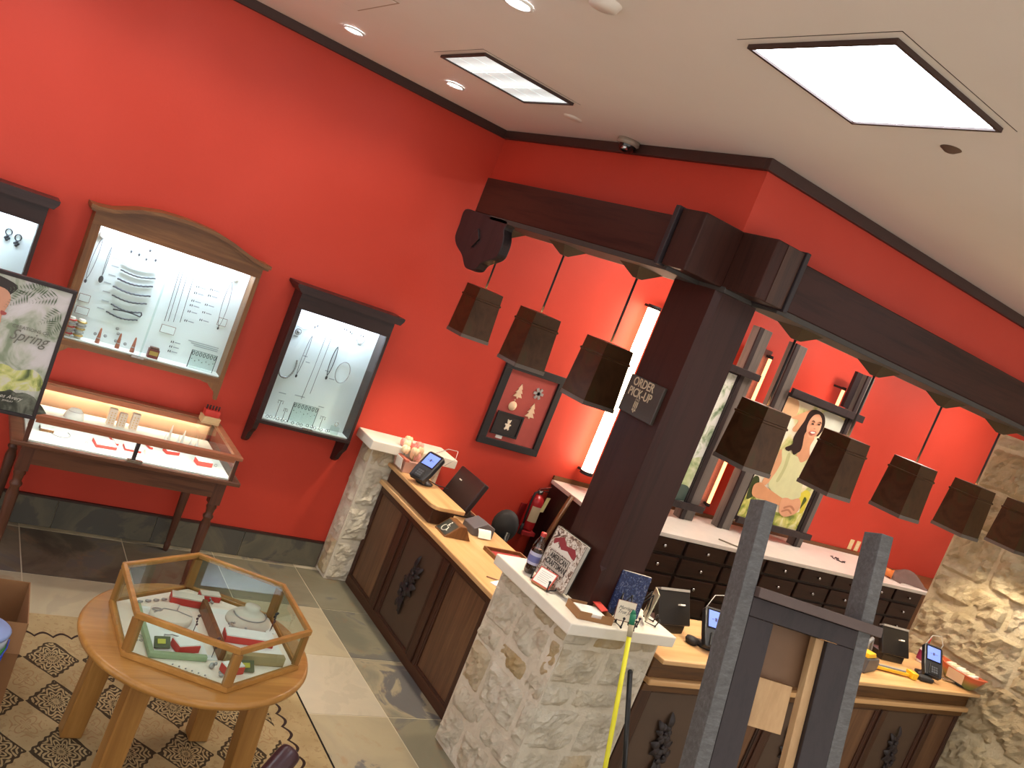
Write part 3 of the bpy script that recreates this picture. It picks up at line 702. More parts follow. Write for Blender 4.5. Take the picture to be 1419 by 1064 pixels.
# back counter with drawers
bc = thing('drawer_counter', 'dark drawer counter with white top along the red wall behind the column', 'counter', (6.7, 5.1, 0))
box(4.46, 8.93, 4.76, 5.50, 0.08, 1.012).build('body', plain('#1f120d', 0.5), bc)
box(4.5, 8.9, 4.82, 5.50, 0.0, 0.08).build('toe_kick', 'black', bc)
MB().prism([(4.38, 4.72), (8.95, 4.70), (8.97, 5.515), (4.44, 5.515)], 'xy', 1.015, 1.05).build('white_top', 'white_top', bc, bevel=0.004)
box(4.44, 9.0, 5.497, 5.516, 1.05, 1.085).build('upstand', 'case_oak_x', bc)
KN = [(5.10+0.5085*(k-1)) for k in range(9)]
for k, xk in enumerate(KN):
    for z, h in ((0.945, 0.13), (0.79, 0.15), (0.63, 0.15), (0.46, 0.16), (0.28, 0.17)):
        dr = box(xk-0.235, xk+0.235, 4.738, 4.762, z-h/2+0.006, z+h/2-0.006).build('drawer', 'drawer', bc, bevel=0.006)
        kb = MB().lathe([(0.0, 0), (0.006, 0), (0.006, 0.012), (0.014, 0.018), (0.015, 0.025), (0.009, 0.031), (0, 0.033)], (xk, 4.738, z), 12, (0, -1, 0)).build('knob', 'steel', dr)
box(8.93, 8.955, 4.76, 5.50, 0.0, 1.012).build('end_panel', 'case_oak', bc)
box(8.98, 10.6, 5.0, 5.51, 0.0, 1.0).build('plain_cupboard', 'case_oak', None)
tag(bpy.data.objects['plain_cupboard'], 'plain brown cupboard end between drawer counter and stone wall', 'cupboard')
box(4.443, 4.459, 4.78, 5.5, 0.05, 1.01).build('side_panel', 'espresso', bc)

# ------------------------------------------------------------------ poster posts, tubes and posters on the back counter
M['tube'] = emit('light_tube', '#ffe2bd', E_TUBE); M['tube_w'] = emit('warm_light_tube', '#ff9a66', 4.0)
def post(x0, x1, label):
    t = thing('display_post', label, 'post', ((x0+x1)/2, 5.3, 1.05), 'grey display posts on the back counter')
    box(x0, x1, 5.25, 5.335, 1.051, 2.84).build('upright', 'greypost', t, bevel=0.004)
    box(x0-0.004, x0+0.045, 5.235, 5.2495, 1.052, 2.84).build('dark_fillet', 'blackwood', t)
    return t
PX = [(4.71, 4.87), (5.70, 5.87), (6.20, 6.37), (7.31, 7.44)]
PN = ['grey display post hidden mostly behind the dark column', 'grey display post on the right of the narrow poster', 'grey display post on the left of the woman poster', 'grey display post on the right of the woman poster']
for p, n in zip(PX, PN): pc = post(*p, n)
box(7.225, 7.309, 5.30, 5.335, 2.48, 2.84).build('dark_fillet', 'blackwood', pc)
TX = [4.655, 5.635, 6.14, 7.265]
TN = ['long glowing vertical light tube left of the column', 'short visible stretch of light tube right of the column', 'glowing light tube before the pink metal sheet', 'orange light tube above the woman poster']
for x, n in zip(TX, TN):
    t = thing('light_tube', n, 'light tube', (x, 5.34, 1.17))
    rt_ = 0.05 if x < 5 else 0.016; mt_ = 'tube' if x < 5 else 'tube_w'
    MB().cyl((x, 5.40, 1.215), (x, 5.40, 2.63), rt_, n=16).build('tube', mt_, t)
    for z in (1.185, 2.63):
        MB().cyl((x, 5.40, z), (x, 5.40, z+0.03), rt_+0.006, n=16).build('end_socket', 'blackm', t)
        box(x-0.012, x+0.012, 5.40, 5.515, z+0.005, z+0.025).build('bracket', 'blackm', t)
pk = NT('brushed_pink_metal'); pk.set(0.45, 0.5); pk.col(pk.ramp(pk.noise(pk.co((60, 60, 60)), 3.0, 4), [(0.3, '#8d6a66'), (0.7, '#a58580')])); M['pinkmetal'] = pk.m
tag(box(5.875, 6.19, 5.448, 5.454, 1.12, 2.70).build('metal_sheet', 'pinkmetal'), 'brushed pink metal sheet between two grey posts, left of the woman poster', 'panel')

def flat(root, shapes, y, name='print_area', step=0.0006, plane='xz', flip=-1, thick=0.0004):
    """flat printed shapes: (points, colour); each a very thin layer on the sheet, joined as one print"""
    b = MB(); mats = []
    for k, (pts, colr) in enumerate(shapes):
        mt = M[colr[2:]] if colr.startswith('M:') else plain(colr, 0.35, 0, 0.4, 0.05)
        if mt not in mats: mats.append(mt)
        b.mat(mats.index(mt)); d = y+flip*step*(k+1)
        b.prism(smooth_loop(pts, 4), plane, d, d+thick)
    o = b.build(name, mats, root); return o
def foliage_mat(name, stops, scale=7.0, det=4):
    t = NT(name); t.set(0.3, 0, 0.5)
    n = t.noise(t.co((1, 1, 0.8)), scale, det, 0.55, 0.8); t.col(t.ramp(n, stops)); return t.m
M['bokeh'] = foliage_mat('blurred_garden', [(0.33, '#9fae5c'), (0.42, '#d3d195'), (0.52, '#f0e6cc'), (0.7, '#f3ead6')], 4.5)
M['fernprint'] = foliage_mat('fern_print', [(0.34, '#5f7d5c'), (0.42, '#a9bda0'), (0.52, '#dfe5dc'), (0.7, '#e9eeea')], 9, 6)
M['green_blur'] = foliage_mat('blurred_leaves', [(0.36, '#55692c'), (0.45, '#a3b04e'), (0.55, '#d6d277'), (0.68, '#e8e6b0')], 9)
M['green_pale'] = foliage_mat('blurred_grass', [(0.36, '#8fa878'), (0.5, '#bccb9c'), (0.62, '#dbe0c4')], 8)
pw = thing('woman_poster', 'tall framed poster of a smiling dark haired woman in a pale green top', 'poster', (6.85, 5.26, 1.17))
box(6.39, 7.295, 5.262, 5.285, 1.20, 2.385).build('poster_sheet', 'bokeh', pw)
fr = MB().box(6.375, 7.305, 5.252, 5.292, 2.385, 2.42).box(6.375, 7.305, 5.252, 5.292, 1.165, 1.20)
fr.box(6.375, 6.39, 5.252, 5.292, 1.20, 2.385).box(7.28, 7.30, 5.252, 5.292, 1.20, 2.385)
fr.build('frame', 'blackwood', pw, bevel=0.002)
box(6.36, 7.47, 5.20, 5.23, 2.40, 2.47).build('top_bar', 'blackwood', pw, bevel=0.003)
box(6.36, 7.47, 5.20, 5.23, 1.15, 1.21).build('bottom_bar', 'blackwood', pw, bevel=0.003)
hair = [(6.777, 2.347), (6.862, 2.362), (6.962, 2.341), (7.022, 2.275), (7.032, 2.196), (6.99, 2.13), (6.93, 2.2), (6.833, 2.278), (6.827, 2.202), (6.821, 2.127), (6.839, 2.044), (6.872, 1.965), (6.83, 1.93), (6.786, 1.897), (6.73, 1.93), (6.686, 1.909), (6.637, 1.935), (6.708, 1.988), (6.689, 2.046), (6.704, 2.135), (6.734, 2.229), (6.74, 2.304)]
face = [(6.821, 2.30), (6.86, 2.325), (6.904, 2.327), (6.96, 2.29), (6.99, 2.221), (6.985, 2.157), (6.95, 2.113), (6.907, 2.097), (6.85, 2.113), (6.805, 2.167), (6.795, 2.239)]
flat(pw, [
    ([(6.39, 1.21), (6.39, 1.40), (6.5, 1.43), (6.62, 1.36), (6.9, 1.33), (7.1, 1.34), (7.27, 1.40), (7.27, 1.21)], 'M:green_blur'),
    ([(6.40, 1.58), (6.47, 1.60), (6.52, 1.50), (6.50, 1.42), (6.42, 1.38)], '#3d4a26'),
    ([(7.11, 1.534), (7.165, 1.61), (7.257, 1.59), (7.266, 1.488), (7.27, 1.412), (7.224, 1.376), (7.18, 1.471)], '#d9cf4a'),
    ([(7.19, 1.54), (7.24, 1.52), (7.22, 1.46), (7.2, 1.42)], '#4a5a22'),
    ([(6.953, 2.375), (7.27, 2.36), (7.275, 2.239), (7.031, 2.24)], '#c8cdbf'),
    ([(6.40, 2.37), (6.55, 2.375), (6.6, 2.25), (6.5, 2.2), (6.4, 2.25)], '#d9b48a'),
    ([(6.559, 2.215), (6.686, 2.302), (6.769, 2.345), (6.80, 2.30), (6.753, 2.24), (6.731, 2.179), (6.686, 2.106), (6.624, 2.116), (6.655, 2.209)], '#d8a47c'),
    (hair, '#2a1a18'),
    ([(6.815, 2.13), (6.961, 2.116), (6.955, 2.026), (6.993, 1.954), (7.03, 1.9), (6.889, 1.83), (6.824, 1.9), (6.857, 1.973)], '#d29a76'),
    (face, '#dba382'),
    ([(6.576, 1.896), (6.623, 1.895), (6.669, 1.794), (6.678, 1.71), (6.591, 1.549), (6.527, 1.567), (6.559, 1.684), (6.583, 1.788)], '#d9a47c'),
    ([(6.608, 1.904), (6.70, 1.912), (6.768, 1.897), (6.851, 1.89), (6.92, 1.85), (6.99, 1.89), (7.023, 1.962), (7.106, 1.929), (7.076, 1.745), (7.098, 1.596), (7.117, 1.523), (6.95, 1.46), (6.795, 1.484), (6.624, 1.558), (6.654, 1.705), (6.662, 1.805)], '#d3d6a6'),
    ([(6.70, 1.89), (6.72, 1.75), (6.70, 1.62), (6.74, 1.62), (6.76, 1.76), (6.74, 1.89)], '#bcc18c'),
    ([(6.44, 1.52), (6.52, 1.56), (6.602, 1.533), (6.812, 1.488), (6.923, 1.459), (6.895, 1.40), (6.684, 1.41), (6.481, 1.42)], '#d69c72'),
    ([(6.882, 1.464), (6.95, 1.49), (7.022, 1.485), (7.112, 1.516), (7.17, 1.47), (7.18, 1.407), (7.142, 1.354), (7.04, 1.31), (6.957, 1.319), (6.90, 1.37)], '#dba582'),
    ([(6.96, 1.40), (7.05, 1.43), (7.12, 1.40), (7.11, 1.385), (7.04, 1.41), (6.97, 1.38)], '#b97f5f'),
    ([(6.95, 1.36), (7.03, 1.39), (7.1, 1.36), (7.09, 1.348), (7.03, 1.37), (6.96, 1.345)], '#b97f5f'),
    # face features: brows, eyes, nose, smiling mouth
    ([(6.822, 2.246), (6.845, 2.262), (6.875, 2.252), (6.872, 2.246), (6.846, 2.253)], '#38231d'),
    ([(6.912, 2.258), (6.945, 2.272), (6.965, 2.26), (6.96, 2.254), (6.944, 2.263)], '#38231d'),
    ([(6.832, 2.226), (6.85, 2.236), (6.872, 2.226), (6.85, 2.22)], '#2d1c18'),
    ([(6.918, 2.24), (6.938, 2.25), (6.958, 2.241), (6.938, 2.234)], '#2d1c18'),
    ([(6.886, 2.19), (6.9, 2.198), (6.915, 2.194), (6.90, 2.186)], '#b87f62'),
    ([(6.85, 2.152), (6.90, 2.17), (6.948, 2.165), (6.925, 2.136), (6.885, 2.13)], '#b0524c'),
    ([(6.862, 2.151), (6.90, 2.162), (6.938, 2.159), (6.915, 2.145), (6.885, 2.141)], '#f4ece4'),
], 5.262, 'woman_print')
pn = thing('fern_poster', 'narrow view of a pale fern and grass poster right of the column', 'poster', (5.25, 5.26, 1.17))
box(4.895, 5.685, 5.262, 5.285, 1.20, 2.385).build('poster_sheet', 'fernprint', pn)
fr = MB().box(4.88, 5.695, 5.252, 5.292, 2.385, 2.42).box(4.88, 5.695, 5.252, 5.292, 1.165, 1.20).box(5.685, 5.695, 5.252, 5.292, 1.20, 2.385).box(4.88, 4.895, 5.252, 5.292, 1.20, 2.385)
fr.build('frame', 'blackwood', pn, bevel=0.002)
box(4.84, 5.90, 5.20, 5.23, 2.40, 2.46).build('top_bar', 'blackwood', pn, bevel=0.003)
box(4.84, 5.90, 5.20, 5.23, 1.15, 1.21).build('bottom_bar', 'blackwood', pn, bevel=0.003)
flat(pn, [([(4.90, 1.21), (4.90, 1.5), (5.2, 1.62), (5.5, 1.56), (5.68, 1.6), (5.68, 1.21)], 'M:green_pale'), ([(5.2, 1.21), (5.3, 1.3), (5.42, 1.26), (5.55, 1.34), (5.68, 1.33), (5.68, 1.21)], '#4d5f58')], 5.262, 'grass_print')

# ------------------------------------------------------------------ arched wall cabinet and its neighbours
M['case_led'] = emit('case_light_strip', '#dceaff', E_CASE)
def back_panel_mat():
    t = NT('white_display_board'); t.set(0.6); t.col('#eef0f0'); return t.m
M['board'] = back_panel_mat()
ac = thing('arched_wall_cabinet', 'oak wall cabinet with an arched top and white lit interior', 'wall cabinet', (1.12, 5.44, 1.06))
yF = 5.362
# arched header
up = [(0.60, 1.965), (0.64, 1.962), (0.72, 1.972), (0.85, 2.02), (0.97, 2.045), (1.12, 2.052), (1.27, 2.042), (1.39, 2.015), (1.52, 1.97), (1.60, 1.955), (1.64, 1.955)]
hd = [(0.635, 1.86), (1.605, 1.86)]
arch = [(0.635, 1.86), (0.635, 1.945)]+[(x, z-0.02) for x, z in up[2:-2]]+[(1.605, 1.94), (1.605, 1.86)]
MB().prism(arch, 'xz', yF, yF+0.03).build('arched_header', 'case_oak_x', ac)
def strip_prism(up_, th, y0, y1):
    b = MB(); n = len(up_)
    for i in range(n-1):
        (xa, za), (xb, zb) = up_[i], up_[i+1]
        b.add([(xa, y0, za-th), (xb, y0, zb-th), (xb, y0, zb), (xa, y0, za), (xa, y1, za-th), (xb, y1, zb-th), (xb, y1, zb), (xa, y1, za)], [(0, 1, 2, 3), (7, 6, 5, 4), (3, 2, 6, 7), (0, 4, 5, 1)])
    b.add([(up_[0][0], y0, up_[0][1]-th), (up_[0][0], y0, up_[0][1]), (up_[0][0], y1, up_[0][1]), (up_[0][0], y1, up_[0][1]-th)], [(0, 1, 2, 3)])
    b.add([(up_[-1][0], y0, up_[-1][1]-th), (up_[-1][0], y0, up_[-1][1]), (up_[-1][0], y1, up_[-1][1]), (up_[-1][0], y1, up_[-1][1]-th)], [(0, 1, 2, 3)])
    return b
strip_prism(up, 0.022, yF-0.035, YA-0.001).build('crown_moulding', 'case_oak_x', ac)
strip_prism([(x*0.985+0.017, z-0.022) for x, z in up], 0.014, yF-0.018, YA-0.001).build('lower_moulding', 'case_oak_x', ac)
for x0, x1 in ((0.635, 0.682), (1.577, 1.605)):
    box(x0, x1, yF, yF+0.028, 1.10, 1.86).build('front_stile', 'case_oak', ac, bevel=0.002)
    box(x0 if x0 < 1 else x1-0.018, x0+0.018 if x0 < 1 else x1, yF+0.0285, YA-0.001, 1.18, 1.93).build('side_panel', 'case_oak', ac)
for s_ in (0, 1):
    fx = (lambda x: x) if s_ == 0 else (lambda x: 2.24-x)
    MB().prism([(fx(0.635), 1.18), (fx(0.635), 1.055), (fx(0.655), 1.055), (fx(0.665), 1.10), (fx(0.70), 1.125), (fx(0.72), 1.145), (fx(0.76), 1.15), (fx(0.78), 1.165), (fx(0.78), 1.18)], 'xz', yF-0.002, yF+0.022).build('bracket_foot', 'case_oak', ac)
box(0.655, 1.585, yF-0.004, YA-0.001, 1.155, 1.188).build('bottom_rail', 'case_oak_x', ac, bevel=0.002)
box(0.655, 1.585, YA-0.02, YA-0.002, 1.19, 1.93).build('back_board', 'board', ac)
box(0.655, 1.585, yF+0.03, YA-0.021, 1.189, 1.196).build('white_deck', 'linen', ac)
box(0.655, 1.585, yF+0.03, YA-0.021, 1.90, 1.905).build('light_baffle', 'linen', ac)
box(0.70, 1.54, yF+0.034, yF+0.06, 1.885, 1.899).build('light_strip', 'case_led', ac)
box(0.68, 1.579, yF+0.012, yF+0.015, 1.186, 1.86).build('glass_front', 'glass', ac)
MB().box(1.09, 1.10, yF+0.004, yF+0.011, 1.19, 1.86).build('glass_seam', 'acry', ac)
bk = MB().box(1.05, 1.12, yF-0.006, yF+0.011, 1.186, 1.20).cyl((1.09, yF-0.012, 1.193), (1.09, yF-0.005, 1.193), 0.007, n=10)
bk.build('cabinet_lock', 'steel', ac)

def dark_cabinet(x0, x1, z0, z1, name_label, lock=True, capl=0.09, capr=0.04):
    t = thing('wall_cabinet', name_label, 'wall cabinet', ((x0+x1)/2, 5.44, z0-0.19), 'dark framed lit wall cabinets')
    zt = z1
    MB().prism([(x0-0.055, zt), (x0-0.055, zt-0.018), (x0-0.02, zt-0.05), (x1+0.02, zt-0.05), (x1+0.04, zt-0.018), (x1+0.04, zt)], 'xz', yF-0.045, YA-0.001).build('cornice', 'espresso_x', t)
    box(x0, x1, yF, yF+0.026, zt-0.155, zt-0.05).build('header', 'espresso_x', t, bevel=0.002)
    for a, b_ in ((x0, x0+0.035), (x1-0.021, x1)):
        box(a, b_, yF, yF+0.026, z0, zt-0.155).build('front_stile', 'espresso', t, bevel=0.002)
    box(x0, x0+0.016, yF+0.027, YA-0.001, z0, zt-0.05).build('side_panel', 'espresso', t)
    box(x1-0.016, x1, yF+0.027, YA-0.001, z0, zt-0.05).build('side_panel', 'espresso', t)
    box(x0, x1, yF-0.003, YA-0.001, z0-0.022, z0).build('bottom_shelf', 'espresso_x', t, bevel=0.002)
    for xa in (x0, x1-0.03):
        MB().prism([(yF, z0-0.022), (yF+0.01, z0-0.07), (yF+0.05, z0-0.11), (yF+0.08, z0-0.165), (yF+0.12, z0-0.19), (YA-0.001, z0-0.19), (YA-0.001, z0-0.022)], 'yz', xa, xa+0.03).build('bracket', 'espresso', t)
    box(x0+0.016, x1-0.016, YA-0.02, YA-0.002, z0+0.001, zt-0.055).build('back_board', 'board', t)
    box(x0+0.016, x1-0.016, yF+0.03, YA-0.021, z0+0.001, z0+0.008).build('white_deck', 'linen', t)
    box(x0+0.016, x1-0.016, yF+0.03, YA-0.021, zt-0.095, zt-0.09).build('light_baffle', 'linen', t)
    box(x0+0.05, x1-0.05, yF+0.034, yF+0.055, zt-0.111, zt-0.0965).build('light_strip', 'case_led', t)
    box(x0+0.035, x1-0.021, yF+0.012, yF+0.015, z0+0.002, zt-0.155).build('glass_front', 'glass', t)
    if lock: MB().box((x0+x1)/2-0.02, (x0+x1)/2+0.05, yF-0.006, yF+0.010, z0+0.002, z0+0.014).cyl(((x0+x1)/2+0.02, yF-0.012, z0+0.008), ((x0+x1)/2+0.02, yF-0.005, z0+0.008), 0.006, n=10).build('cabinet_lock', 'steel', t)
    return t
dark_cabinet(1.885, 2.56, 1.0, 1.915, 'dark wall cabinet of necklaces right of the arched cabinet')
dark_cabinet(-0.42, 0.415, 1.0, 1.915, 'dark wall cabinet cut off by the left edge of the photo')

# ------------------------------------------------------------------ long display table below the arched cabinet
dt = thing('display_table', 'long wooden display table with lit glass showcase top and turned legs', 'display table', (1.15, 5.15, 0))
box(0.53, 1.735, 4.79, 5.50, 0.722, 0.748).build('table_top', 'table_x', dt, bevel=0.006)
for q in ((0.60, 1.67, 4.835, 4.855, 0.62, 0.722), (0.60, 1.67, 5.43, 5.45, 0.62, 0.722)): box(*q).build('apron', 'table_x', dt)
for xa in (0.60, 1.65): box(xa, xa+0.02, 4.856, 5.429, 0.62, 0.722).build('apron', 'table_x', dt)
lg = [(0.0, 0.0), (0.014, 0.0), (0.018, 0.02), (0.021, 0.05), (0.015, 0.065), (0.019, 0.085), (0.026, 0.3), (0.03, 0.44), (0.022, 0.475), (0.031, 0.49), (0.031, 0.5), (0.022, 0.51), (0.025, 0.54), (0.031, 0.555), (0.026, 0.575), (0.026, 0.58)]
for x in (0.625, 1.64):
    for y in (4.865, 5.42):
        b = MB().lathe(lg, (x, y, 0), 14).box(x-0.032, x+0.032, y-0.032, y+0.032, 0.578, 0.7218)
        b.build('turned_leg', 'table_z', dt)
# showcase
for x in (0.585, 1.66):
    box(x, x+0.022, 4.80, 4.822, 0.748, 0.88).build('corner_post', 'table_z', dt)
    box(x, x+0.022, 5.46, 5.482, 0.748, 0.88).build('corner_post', 'table_z', dt)
box(1.115, 1.135, 4.80, 4.818, 0.748, 0.88).build('middle_post', 'blackwood', dt)
for q in ((0.57, 1.695, 4.785, 4.83, 0.88, 0.902), (0.57, 1.695, 5.44, 5.50, 0.88, 0.902)): box(*q).build('top_rim', 'rim_x', dt, bevel=0.003)
for xa in (0.57, 1.655): box(xa, xa+0.04, 4.8305, 5.4395, 0.88, 0.902).build('top_rim', 'rim_x', dt, bevel=0.003)
box(0.585, 1.682, 5.483, 5.498, 0.748, 0.88).build('back_panel', plain('#c4a384', 0.6), dt)
box(0.608, 1.66, 4.803, 4.806, 0.752, 0.88).build('front_glass', 'glass', dt)
box(0.590, 0.593, 4.8225, 5.459, 0.752, 0.88).build('side_glass', 'glass', dt)
box(1.674, 1.677, 4.8225, 5.459, 0.752, 0.88).build('side_glass', 'glass', dt)
box(0.6105, 1.6545, 4.831, 5.4395, 0.893, 0.896).build('top_glass', 'glass', dt)
box(0.60, 1.67, 4.812, 5.458, 0.7485, 0.758).build('white_deck', 'linen', dt)
M['warm_led'] = emit('warm_strip', '#ffe8cc', E_SHOW*0.7)
box(0.63, 1.64, 5.452, 5.464, 0.870, 0.8795).build('light_strip', 'warm_led', dt)
box(0.611, 1.654, 5.434, 5.4395, 0.858, 0.892).build('light_lip', 'rim_x', dt)
M['cool_led'] = emit('cool_strip', '#fff3ea', E_SHOW)
box(0.63, 1.64, 4.812, 4.824, 0.870, 0.8795).build('light_strip', 'cool_led', dt)
box(0.611, 1.654, 4.790, 4.7985, 0.862, 0.8795).build('light_lip', 'rim_x', dt)
box(1.09, 1.17, 4.778, 4.7995, 0.752, 0.768).build('lock', 'steel', dt)

# ------------------------------------------------------------------ rug, round table with hexagonal case
tag(box(-1.2, 2.075, 0.9, 4.425, 0.001, 0.012).build('area_rug', 'rug'), 'beige rug with black lace diamonds under the round table', 'rug')
bpy.data.objects['area_rug'].location = (0, 0, 0.001)
bpy.data.objects['area_rug'].data.transform(Matrix.Translation((0.4375, 2.6625, 0)))
rtb = thing('round_table', 'small round honey oak table standing on the patterned rug', 'table', (1.235, 3.25, 0.013))
MB().lathe([(0.0, 0.574), (0.44, 0.574), (0.455, 0.58), (0.46, 0.593), (0.455, 0.606), (0.445, 0.61), (0.0, 0.61)], (1.235, 3.25, 0), 64).build('table_top', 'honey', rtb)
for dx, dy in ((-0.27, 0.19), (0.2, 0.19), (-0.235, -0.22), (0.235, -0.2)):
    x, y = 1.235+dx, 3.25+dy; k = 0.043
    ex, ey = x+dx*0.12, y+dy*0.12
    vs = [(ex+a*k, ey+b_*k, 0.013) for a, b_ in ((-1, -1), (1, -1), (1, 1), (-1, 1))]+[(x+a*k, y+b_*k, 0.5735) for a, b_ in ((-1, -1), (1, -1), (1, 1), (-1, 1))]
    MB().add(vs, [(3, 2, 1, 0), (4, 5, 6, 7)]+[(i, (i+1) % 4, 4+(i+1) % 4, 4+i) for i in range(4)]).build('leg', 'honey_z', rtb, bevel=0.008)
b = MB()
b.box(1.235-0.30, 1.235+0.30, 3.25+0.20, 3.25+0.23, 0.50, 0.5735).box(1.235-0.27, 1.235+0.27, 3.25-0.24, 3.25-0.21, 0.50, 0.5735)
b.build('apron', 'honey', rtb, bevel=0.003)
HC = (1.255, 3.262); HR = 0.405; ZB = 0.61; ZT = 0.79
hx = thing('glass_display_case', 'six sided glass display case with oak edges on the round table', 'display case', (HC[0], HC[1], ZB+0.001))
hv = [(HC[0]+HR*math.cos(PI/6+i*PI/3), HC[1]+HR*math.sin(PI/6+i*PI/3)) for i in range(6)]
def inset(v, k): return (HC[0]+(v[0]-HC[0])*k, HC[1]+(v[1]-HC[1])*k)
for i in range(6):
    a, c_ = hv[i], hv[(i+1) % 6]
    for z0, z1, w in ((ZB+0.001, ZB+0.024, 0.05), (ZT-0.022, ZT, 0.05)):
        ai, ci = inset(a, 1-w), inset(c_, 1-w)
        MB().prism([a, c_, ci, ai], 'xy', z0, z1).build('bottom_rail' if z0 < 0.7 else 'top_rail', 'honey', hx, bevel=0.002)
    d = Vector((a[0]-HC[0], a[1]-HC[1], 0)).normalized(); tdir = Vector((-d.y, d.x, 0))
    cpt = Vector((a[0], a[1], (ZB+ZT)/2))-d*0.02
    MB().obox(cpt, (d, tdir, (0, 0, 1)), (0.03, 0.034, ZT-ZB-0.047)).build('corner_post', 'honey_z', hx, bevel=0.002)
    am, cm = inset(a, 0.975), inset(c_, 0.975)
    ai, ci = inset(a, 0.968), inset(c_, 0.968)
    MB().prism([am, cm, ci, ai], 'xy', ZB+0.025, ZT-0.023).build('side_glass', 'glass', hx)
MB().prism([inset(v, 0.955) for v in hv], 'xy', ZT-0.010, ZT-0.006).build('top_glass', 'glass', hx)
MB().prism([inset(v, 0.93) for v in hv], 'xy', ZB+0.002, ZB+0.014).build('white_deck', 'deck', hx)

# ================================================================== SMALL THINGS
NTH = ['first', 'second', 'third', 'fourth', 'fifth', 'sixth', 'seventh', 'eighth', 'ninth', 'tenth', 'eleventh', 'twelfth', 'thirteenth', 'fourteenth', 'fifteenth', 'sixteenth', 'seventeenth', 'eighteenth']
# ---- framed ornaments on the far wall
fo = thing('ornament_frame', 'black shadow frame of silver ornaments on the red wall', 'frame', (3.89, 5.49, 1.196))
yy = YA-0.001
box(3.60, 4.185, yy-0.006, yy, 1.196, 1.87).build('backing', plain('#a84a42', 0.7), fo)
for q in ((3.60, 4.185, 1.81, 1.87), (3.60, 4.185, 1.196, 1.25), (3.60, 3.665, 1.25, 1.81), (4.13, 4.185, 1.25, 1.81)):
    box(q[0], q[1], yy-0.03, yy-0.0065, q[2], q[3]).build('frame_rail', 'blackm', fo, bevel=0.003)
M['orn'] = plain('#e3c8a8', 0.45, 0.3)
yo = yy-0.011
def tree(cx, cz, w, h, name='silver tree ornament', mt='orn'):
    pts = [(cx, cz+h*0.5), (cx+w*0.25, cz+h*0.15), (cx+w*0.14, cz+h*0.15), (cx+w*0.4, cz-h*0.12), (cx+w*0.2, cz-h*0.12), (cx+w*0.5, cz-h*0.4), (cx+w*0.08, cz-h*0.4), (cx+w*0.08, cz-h*0.5),
           (cx-w*0.08, cz-h*0.5), (cx-w*0.08, cz-h*0.4), (cx-w*0.5, cz-h*0.4), (cx-w*0.2, cz-h*0.12), (cx-w*0.4, cz-h*0.12), (cx-w*0.14, cz+h*0.15), (cx-w*0.25, cz+h*0.15)]
    o = MB().prism(pts, 'xz', yo-0.004, yo+0.004).build('tree_ornament', mt, None, bevel=0.0015); return o
tag(tree(3.81, 1.66, 0.085, 0.12), 'pierced silver tree ornament, upper left in the black frame', 'ornament')
tag(tree(3.985, 1.54, 0.09, 0.13), 'solid silver tree ornament on a loop, right in the black frame', 'ornament')
MB_ = MB()
for k in range(6):
    a = k*PI/3; MB_.obox((3.985+0.022*math.cos(a), yo, 1.685+0.022*math.sin(a)), ((math.cos(a), 0, math.sin(a)), (0, 1, 0), (-math.sin(a), 0, math.cos(a))), (0.05, 0.006, 0.022))
tag(MB_.build('snowflake_ornament', 'silver'), 'grey silver snowflake ornament, upper right in the black frame', 'ornament')
b = MB().lathe([(0, -0.004), (0.035, -0.004), (0.038, 0), (0.035, 0.004), (0, 0.004)], (3.80, yo, 1.535), 24, (0, 1, 0)).tube([(3.80, yo, 1.572), (3.805, yo, 1.585), (3.80, yo, 1.592), (3.795, yo, 1.585), (3.80, yo, 1.572)], 0.002, 6)
tag(b.build('round_ornament', 'orn'), 'round silver disc ornament, lower left in the black frame', 'ornament')
bf = thing('bear_frame', 'small black frame with a pale bear figure inside the ornament frame', 'frame', (3.80, yo-0.01, 1.29))
box(3.70, 3.93, yo-0.005, yo+0.003, 1.30, 1.47).build('backing', plain('#2c2624', 0.7), bf)
for q in ((3.69, 3.94, 1.46, 1.475), (3.69, 3.94, 1.29, 1.305), (3.69, 3.705, 1.305, 1.46), (3.925, 3.94, 1.305, 1.46)): box(q[0], q[1], yo-0.014, yo-0.0055, q[2], q[3]).build('frame_rail', 'black', bf)
b = MB(); c0 = (3.82, yo-0.009)
for dx, dz, rx, rz in ((0, -0.012, 0.02, 0.024), (0, 0.024, 0.016, 0.015), (-0.013, 0.037, 0.006, 0.006), (0.013, 0.037, 0.006, 0.006), (-0.02, -0.0, 0.01, 0.007), (0.02, 0.0, 0.01, 0.007), (-0.014, -0.034, 0.01, 0.01), (0.014, -0.034, 0.01, 0.01)):
    b.ball((c0[0]+dx, c0[1], 1.385+dz), (rx, 0.003, rz), 12, 6)
b.build('bear_figure', 'cream', bf)
tag(box(3.755, 3.815, yo-0.003, yo+0.001, 1.262, 1.287).build('caption_card', 'paper'), 'tiny white card under the bear frame', 'card')

